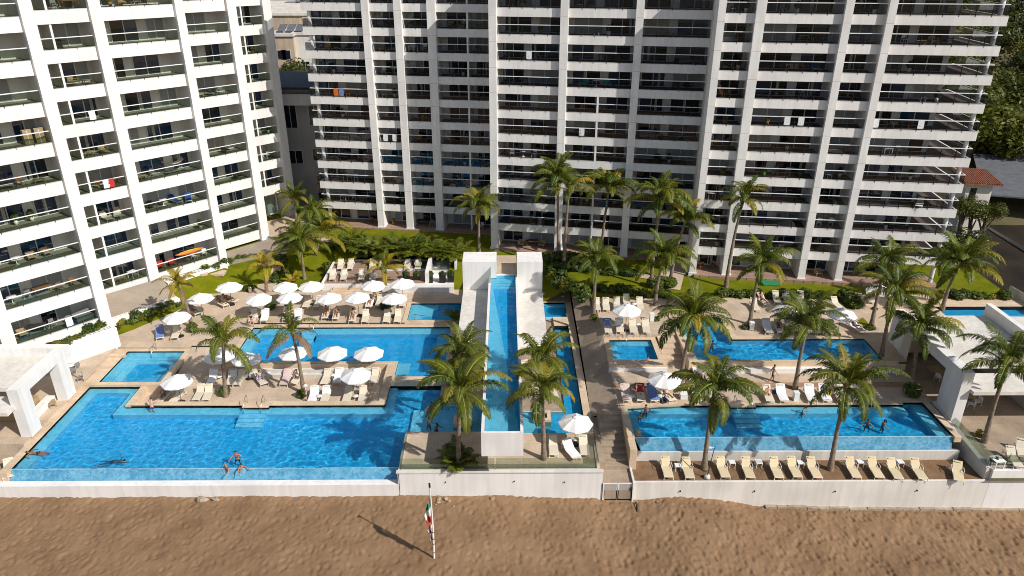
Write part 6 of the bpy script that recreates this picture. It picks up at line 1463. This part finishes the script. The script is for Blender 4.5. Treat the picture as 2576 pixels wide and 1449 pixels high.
# ------------------------------------------------------------------ people
def skin_mesh(nm, joints, edges, mat, root=0, sub=2):
    me = bpy.data.meshes.new(nm+'_bones'); me.from_pydata([j[0] for j in joints], edges, [])
    o = bpy.data.objects.new(nm+'_bones', me); COL.objects.link(o)
    o.modifiers.new('skin', 'SKIN').use_smooth_shade = True
    if not me.skin_vertices: me.skin_vertices.new() if hasattr(me.skin_vertices, 'new') else None
    sv = me.skin_vertices[0].data
    for i, j in enumerate(joints): sv[i].radius = (j[1], j[1]*(j[2] if len(j) > 2 else 1)); sv[i].use_root = (i == root)
    m = o.modifiers.new('sub', 'SUBSURF'); m.levels = sub; m.render_levels = sub
    dg = bpy.context.evaluated_depsgraph_get(); dg.update(); out = bpy.data.meshes.new_from_object(o.evaluated_get(dg)); out.name = nm
    bpy.data.objects.remove(o); bpy.data.meshes.remove(me)
    out.materials.clear(); out.materials.append(M[mat])
    for p in out.polygons: p.material_index = 0; p.use_smooth = True
    return out
def V(*a): return Vector(a).normalized()
POSE = { # pelvis height, torso, head, (upper arm, forearm) r/l, (thigh, shin) r/l, foot
 'stand': dict(h=.93, t=V(0,0,1), hd=V(0,-.1,1), a=[(V(.25,.05,-1),V(.1,-.3,-1)),(V(-.25,.05,-1),V(-.1,-.3,-1))], l=[(V(.08,-.05,-1),V(.02,.08,-1)),(V(-.08,-.05,-1),V(-.02,.08,-1))]),
 'phone': dict(h=.93, t=V(0,0,1), hd=V(0,-.35,1), a=[(V(.2,-.1,-1),V(-.25,-1,.35)),(V(-.2,-.1,-1),V(.25,-1,.35))], l=[(V(.1,-.05,-1),V(.02,.08,-1)),(V(-.08,.02,-1),V(-.02,.1,-1))]),
 'walk': dict(h=.90, t=V(0,-.08,1), hd=V(0,-.1,1), a=[(V(.12,.45,-1),V(.02,.05,-1)),(V(-.12,-.4,-1),V(0,-.8,-1))], l=[(V(.03,-.55,-1),V(0,.1,-1)),(V(-.03,.25,-1),V(0,.85,-1))]),
 'wade': dict(h=.93, t=V(0,-.15,1), hd=V(0,-.2,1), a=[(V(.75,-.3,-.7),V(.3,-.8,-.2)),(V(-.75,-.3,-.7),V(-.3,-.8,-.2))], l=[(V(.15,-.1,-1),V(.05,.1,-1)),(V(-.15,-.1,-1),V(-.05,.1,-1))]),
 'lean': dict(h=.93, t=V(.05,-.35,1), hd=V(.1,-.2,1), a=[(V(.6,-.9,-.1),V(.2,-.8,-.1)),(V(-.6,-.9,-.1),V(-.2,-.8,-.1))], l=[(V(.1,.2,-1),V(.05,.15,-1)),(V(-.1,.1,-1),V(-.05,.2,-1))]),
 'sit': dict(h=.46, t=V(0,.06,1), hd=V(0,-.25,1), a=[(V(.25,-.35,-1),V(-.2,-.9,-.1)),(V(-.25,-.35,-1),V(.2,-.9,-.1))], l=[(V(.22,-1,.02),V(.05,-.15,-1)),(V(-.22,-1,.02),V(-.05,-.15,-1))]),
 'recline': dict(h=.47, t=V(0,.8,.75), hd=V(0,.45,.85), a=[(V(.5,-.35,-.4),V(-.4,-.9,.1)),(V(-.5,-.35,-.4),V(.4,-.9,.1))], l=[(V(.16,-1,.35),V(.02,-.9,-.35)),(V(-.12,-1,.02),V(-.02,-1,.0))]),
 'lie': dict(h=.46, t=V(0,.85,.62), hd=V(0,.85,.6), a=[(V(.7,.5,.3),V(-.5,.6,.3)),(V(-.5,-.5,-.35),V(.1,-.9,0))], l=[(V(.12,-1,.02),V(.02,-1,.0)),(V(-.15,-1,.5),V(0,-.8,-.6))]),
 'float': dict(h=.0, t=V(0,1,.10), hd=V(0,1,.2), a=[(V(.7,.3,-.1),V(.3,-.8,-.05)),(V(-.7,.3,-.1),V(-.3,-.8,-.05))], l=[(V(.12,-1,-.02),V(.06,-1,-.06)),(V(-.12,-1,-.04),V(-.1,-1,-.04))]),
 'swim': dict(h=-.08, t=V(0,1,.06), hd=V(0,1,-.05), a=[(V(.4,1,.0),V(.2,1,-.1)),(V(-.7,.1,-.2),V(-.5,-.6,-.3))], l=[(V(.12,-1,-.05),V(.05,-1,.05)),(V(-.2,-1,-.12),V(-.2,-1,.1))]),
}
def skeleton(ps, k=1.0):
    P = POSE[ps]; J = []; E = []
    def add(p, r, par=None, fl=1):
        J.append((tuple(Vector(p)*k), r*k, fl)); i = len(J)-1
        if par is not None: E.append((par, i))
        return i
    pel = Vector((0,0,P['h'])); T = P['t']; X_ = Vector((1,0,0))
    B = T.cross(X_).normalized()          # out of the back / chest
    ip = add(pel, .125, None, .85); isn = add(pel+T*.18, .108, ip, .8); ich = add(pel+T*.38, .125, isn, .8); ine = add(pel+T*.53, .052, ich)
    hd = P['hd']; hb = pel+T*.58+hd*.03; ih = add(hb, .055, ine); ic = add(hb+hd*.10, .088, ih); add(hb+hd*.19, .07, ic)
    f = (hd.cross(X_)).normalized(); f = f if f.y < 0 or ps in ('float',) else -f
    add(hb+hd*.085+f*.112, .016, ic); add(hb+hd*.04+f*.088, .02, ih)
    for s in (1, -1): add(hb+hd*.09+X_*(.092*s), .018, ic)
    idx = {'torso': [ip, isn, ich], 'head': (hb, hd, f), 'arm': [], 'leg': []}
    for s, (u, fo) in zip((1,-1), P['a']):
        sh = pel+T*.46+X_*(.175*s); a0 = add(sh, .055, ich); el = sh+u*.29; a1 = add(el, .04, a0); wr = el+fo*.25; a2 = add(wr, .028, a1)
        pm = wr+fo*.07; a3 = add(pm, .034, a2, .6); sd = fo.cross(Vector((.3,.2,1))).normalized()
        for q_, L in ((-1.5,.075),(-.5,.09),(.5,.085),(1.5,.065)):
            b0 = add(pm+fo*.04+sd*(q_*.018), .010, a3); b1 = add(pm+fo*(.04+L*.55)+sd*(q_*.021)+Vector((0,0,-.006)), .009, b0); add(pm+fo*(.04+L)+sd*(q_*.022)+Vector((0,0,-.02)), .008, b1)
        t0 = add(pm-fo*.02+sd*.04, .011, a3); add(pm+fo*.03+sd*.062, .009, t0)
        idx['arm'].append((ich, a0, a1))
    for s, (u, sh_) in zip((1,-1), P['l']):
        hp = pel+X_*(.095*s)-T*.05; l0 = add(hp, .09, ip); kn = hp+u*.43; l1 = add(kn, .056, l0); an = kn+sh_*.41; l2 = add(an, .036, l1)
        ft = Vector((0,-1,0)) if abs(sh_.z) > .5 else (Vector((0,-.35,1)) if ps in ('recline','lie') else Vector((0,-1,-.1)))
        ft.normalize(); add(an-ft*.05+sh_*.03, .034, l2); t = add(an+ft*.11+sh_*.045, .036, l2, .6); add(an+ft*.18+sh_*.05, .026, t, .6)
        idx['leg'].append((ip, l0, l1))
    return J, E, idx
PM_ = {}
def person_parts(ps, skin, top, bottom, k):
    key = (ps, skin, k)
    J, E, idx = skeleton(ps, k)
    if key not in PM_: PM_[key] = skin_mesh('body', J, E, skin)
    out = {'body': PM_[key]}
    def cloth(nm, pts, edges, mat):
        kk = (nm, ps, mat, k)
        if kk not in PM_: PM_[kk] = skin_mesh(nm, pts, edges, mat, 0, 1)
        return PM_[kk]
    def mix(a, b, t): return tuple(Vector(J[a][0]).lerp(Vector(J[b][0]), t))
    if bottom:
        mat, ln = bottom; pts = [(mix(idx['torso'][0],idx['torso'][1],.35), .128*k*1.06, .86), (J[idx['torso'][0]][0], .14*k, .85)]; ed = [(0,1)]
        for ip, l0, l1 in idx['leg']: n = len(pts); pts += [(J[l0][0], .105*k), (mix(l0,l1,ln), .085*k)]; ed += [(1,n),(n,n+1)]
        out['shorts'] = cloth('shorts', pts, ed, mat)
    if top:
        mat, ln = top; a, b_, c = idx['torso']; pts = [(mix(a,b_,.2), .128*k, .85), (J[b_][0], .12*k, .85), (J[c][0], .138*k, .85)]; ed = [(0,1),(1,2)]
        for ich, a0, a1 in idx['arm']:
            n = len(pts); pts += [(J[a0][0], .066*k)]; ed += [(2,n)]
            if ln > 0: pts += [(mix(a0,a1,ln), .054*k)]; ed += [(n,n+1)]
        out['top'] = cloth('top', pts, ed, mat)
    return out, idx, J
HA = MB()
def cap_mesh(nm, r, mat, brim=0, long_=0):
    b = MB(); prof = [(r*1.03*math.sin(a), r*1.12*math.cos(a)) for a in (0,.35,.7,1.05,1.4,1.65)]
    b.lathe(prof[::-1], 14)
    if long_: b.tube([(0,.05,.02),(0,.1,-.08),(0,.1,-.2)], [.085,.075,.03], 8)
    if brim: b.lathe([(r*1.0,-.0),(brim,-.035),(brim,-.02),(r*.98,.02)], 16)
    return b.mesh(nm, M[mat])
HM = {'hair': cap_mesh('hair',.099,'hair'), 'long': cap_mesh('hair',.101,'hair',0,1), 'hat': cap_mesh('hat',.105,'plastic_w',.21), 'straw': cap_mesh('hat',.105,'wood_l',.2), 'bald': None, 'grey': cap_mesh('hair',.099,'frame')}
def person(label, loc, rz, pose, skin='skin1', top=None, bottom=None, hair='hair', k=1.0, group=None):
    loc = Vector(loc); t = thing('person', label, 'person', loc, rz)
    parts, idx, J = person_parts(pose, skin, top, bottom, k)
    for nm, me in parts.items(): link(nm, me, t)
    if HM.get(hair):
        hb, hd, f = idx['head']; o = link('hat' if 'hat' in (hair,) or hair == 'straw' else 'hair', HM[hair], t); c = (hb+hd*.125-f*.012)*k; o.location = c
        o.rotation_euler = (hd*.9-f*.35).to_track_quat('Z','Y').to_euler(); o.scale = (k,k,k)
    return t
def on(row, i, label, pose='recline', dz=0, **kw):
    o, c, d, z = ROW[row][i]; p = c+d*.10; return person(label, (p.x,p.y,z+dz), math.atan2(d.y,d.x)-PI/2, pose, **kw)
def at(k, x, y, z): return W(k,x,y,z)
person('man in a pink shirt and black shorts walking along the walkway behind the right pool', at('G',1795,1040,1.42), PI/2+.1, 'walk', 'skin1', ('towel_s',.55), ('black',.75))
person('woman in a dark top standing with a phone beside the red towel lounger', at('G',560,1210,1.29), -PI/2, 'phone', 'skin1', ('black',0), ('black',.25), 'long')
person('woman in a black swimsuit standing at the edge of the middle left pool', at('A',1080,788,.53), .3, 'stand', 'skin2', ('black',0), ('black',.12), 'long')
person('man in a white hat and blue shorts standing in the lounge, head bowed', at('D',1088,372,-.6), PI/2+.4, 'phone', 'skin2', None, ('blue',.8), 'hat')
v = at('C',1370,712,-.05); person('man in blue trunks leaning on the edge of the big pool', (v.x,v.y+.25,-.62), PI, 'lean', 'skin2', None, ('blue',.55))
v = at('C',330,1085,0); person('man floating on his back at the left edge of the big pool', (v.x,v.y,.0), PI/2, 'float', 'skin3', None, ('black',.6))
v = at('C',1030,1150,0); person('swimmer under the water near the front of the big pool', (v.x,v.y,-.12), -PI/2+.2, 'swim', 'skin3', None, ('black',.5))
def inwater(label, kk, x, y, zw, rz, dep=.95, pose='wade', **kw): v = at(kk,x,y,zw); return person(label, (v.x,v.y,zw-dep), rz, pose, **kw)
inwater('bather in a red vest holding a float in the big pool, back one of three','D',458,900,0,.2,.85, skin='skin1', top=('red',.3), bottom=('black',.6))
inwater('bald bather at the infinity edge of the big pool, left of two','D',372,985,0,-.7,1.18, skin='skin1', top=('red',.2), bottom=('red',.6), hair='bald')
inwater('bare backed bather leaning on the infinity edge of the big pool, right of two','D',482,985,0,.8,1.15, pose='lean', skin='skin1', bottom=('black',.6))
inwater('bather wading in the shadow of the trough, left of two','E',500,590,0,2.6,.98, skin='skin3', top=('grey',.3), bottom=('black',.6))
inwater('bather wading in the shadow of the trough, right of two','E',570,625,0,.9,1.1, skin='skin3', bottom=('black',.6), hair='long')
inwater('bather near the lower palm left of the trough','E',530,440,0,0,1.0, skin='skin3', bottom=('black',.6))
inwater('man in dark trunks standing in the left corner of the right pool','G',650,1325,1.2,.1,.85, skin='skin1', bottom=('flag_b',.6))
inwater('child in a yellow vest in the left corner of the right pool','G',600,1375,1.2,.2,.62, skin='skin3', top=('yellow',.2), bottom=('black',.6), k=.7)
inwater('bather in a straw hat at the overflow edge of the right pool','H',588,575,1.2,2.9,1.2, skin='skin1', bottom=('black',.6), hair='straw')
inwater('bather sitting low in the right pool near its steps','I',508,470,1.2,.9,1.05, skin='skin1', bottom=('black',.6), hair='long')
inwater('swimmer in the shaded right half of the right pool, left of two','I',1095,590,1.2,-.5,1.15, skin='skin3', bottom=('black',.6))
inwater('swimmer in the shaded right half of the right pool, right of two','I',1230,595,1.2,1.5,1.15, skin='skin3', bottom=('black',.6), hair='long')
inwater('man sitting in the hot tub with his back to the beach','G',675,852,1.85,PI,1.25, skin='skin1', bottom=('black',.6))
inwater('bather far back in the upper right pool','G',1215,650,2.3,2.2,.95, skin='skin3', bottom=('black',.6), hair='long')
inwater('bather in red trunks nearer the front of the upper right pool','G',1252,735,2.3,.2,.9, skin='skin1', bottom=('red',.6))
on('tf',4,'sunbather reclining in the parasol shade of the front row, upper terrace, left one',skin='skin1',bottom=('black',.4))
on('tf',5,'woman in a dark swimsuit reclining beside the sunbather of the front row',skin='skin1',top=('black',0),bottom=('black',.15),hair='long')
on('tf',6,'woman sitting with knees up on a white towel, upper terrace front row',skin='skin1',top=('black',0),bottom=('black',.12),hair='long')
on('tf',2,'sunbather lying under a parasol at the left of the upper terrace','lie',skin='skin1',bottom=('orange',.3))
on('tl2',1,'dark haired man lying in the parasol shade nearest the bright tower','lie',skin='skin3',bottom=('black',.6))
on('tl2',2,'second sunbather in the shade of the back parasol near the bright tower',skin='skin3',bottom=('black',.6))
on('tl2',0,'shaded person on the lounger beside the yellow palm',skin='skin3',top=('grey',.5),bottom=('black',.6))
on('lb',3,'person wrapped in a blue towel sitting on a lounge chair','sit',dz=-.05,skin='skin2',top=('towel_b',.6),bottom=('towel_b',.6))
on('lb',5,'man in a dark cap bending forward on a lounger behind the leaning palm','sit',dz=-.05,skin='skin3',top=('towel_w',.4),bottom=('black',.8))
on('lf',0,'person in the shade of the lone front parasol of the lounge',skin='skin3',bottom=('black',.6))
on('rlow',3,'tanned sunbather lying under the parasol beside the right pool','lie',skin='skin1',bottom=('towel_w',.3))
on('rlow',6,'man with a bare back and white cap sitting on a lounger by the right pool','sit',dz=-.05,skin='skin2',bottom=('flag_b',.5),hair='grey')
on('up2',1,'sunbather lying near the lawn hedge of the upper right deck','lie',skin='skin1',bottom=('black',.3),hair='long')
on('up1',1,'person in dark clothes sitting in palm shade behind the upper right pool','sit',dz=-.05,skin='skin3',top=('black',.5),bottom=('black',.8))
on('up1',7,'dark haired person on the last lounger left of the grey pavilion',skin='skin3',top=('black',.5),bottom=('blue',.6))
on('tb',2,'sunbather behind the front parasols, second row of the upper terrace',skin='skin1',bottom=('black',.5))
p = SCc.p(11.75,-.9); person('bare chested man sitting on a balcony chair of the wide tower', (p[0],p[1],RZ+RS*7+.0), SCc.a+.9, 'sit', 'skin1', None, ('red',.6))
p = SCc.p(11.7,-.8); o = place(FT['dark rattan armchair'], USED, (p[0],p[1],RZ+RS*7), SCc.a+.9, 'dark armchair under the bare chested man on the wide tower'); o['category'] = 'armchair'
p = SA.p(-18.3,-.9); person('seated person on a tenth balcony of the wide tower, left part', (p[0],p[1],RZ+RS*9), SA.a-.6, 'sit', 'skin2', ('towel_s',.4), ('black',.5), 'long')
p = SA.p(-18.25,-.8); o = place(FT['grey chair'], USED, (p[0],p[1],RZ+RS*9), SA.a-.6, 'grey chair under the seated person on the wide tower'); o['category'] = 'chair'
# floats and bags lying about
def bag(k, x, y, z, mat, label, s_=.28):
    v = W(k,x,y,z); t = thing('beach_bag', label, 'bag', v, random.uniform(0,3)); b = MB(); b.lathe([(0,0),(s_*.8,.02),(s_,s_*.5),(s_*.75,s_),(0,s_*1.05)], 10, sx=1, sy=.7); b.build('body', M[mat], t); b = MB(); b.tube([(-s_*.5,0,s_*.95),(-s_*.3,0,s_*1.5),(s_*.3,0,s_*1.5),(s_*.5,0,s_*.95)], .018, 5); b.build('strap', M[mat], t)
bag('G',605,1195,1.29,'red','red bag beside the standing woman with a phone',.32)
bag('G',830,1205,1.29,'blue','blue bag under the sunbather beside the right pool')
bag('I',255,300,1.29,'blue','blue bag beside the man with a bare back')
bag('B',322,845,.5,'black','black bag between two reclining sunbathers, upper terrace')
bag('A',598,675,.5,'teal','turquoise bag beside a lounger near the yellow palm')
bag('J',378,885,2.28,'red','red bag under a lounger on the upper right deck',.24)
bag('I',745,315,1.6,'yellow','yellow bag on a lounger behind the right pool',.25)

# light that has passed the water reaches the pool linings and the bathers
WN = ('water','pool_water'); LN_ = ('pool_basin','lining','body','shorts','top','hair','hat','trough','box','soil','weir_wall','trunk')
for o in bpy.data.objects:
    nm = o.name.split('.')[0]
    if nm in WN: o.cycles.is_caustics_caster = True
    elif nm in LN_ and o.type == 'MESH': o.cycles.is_caustics_receiver = True
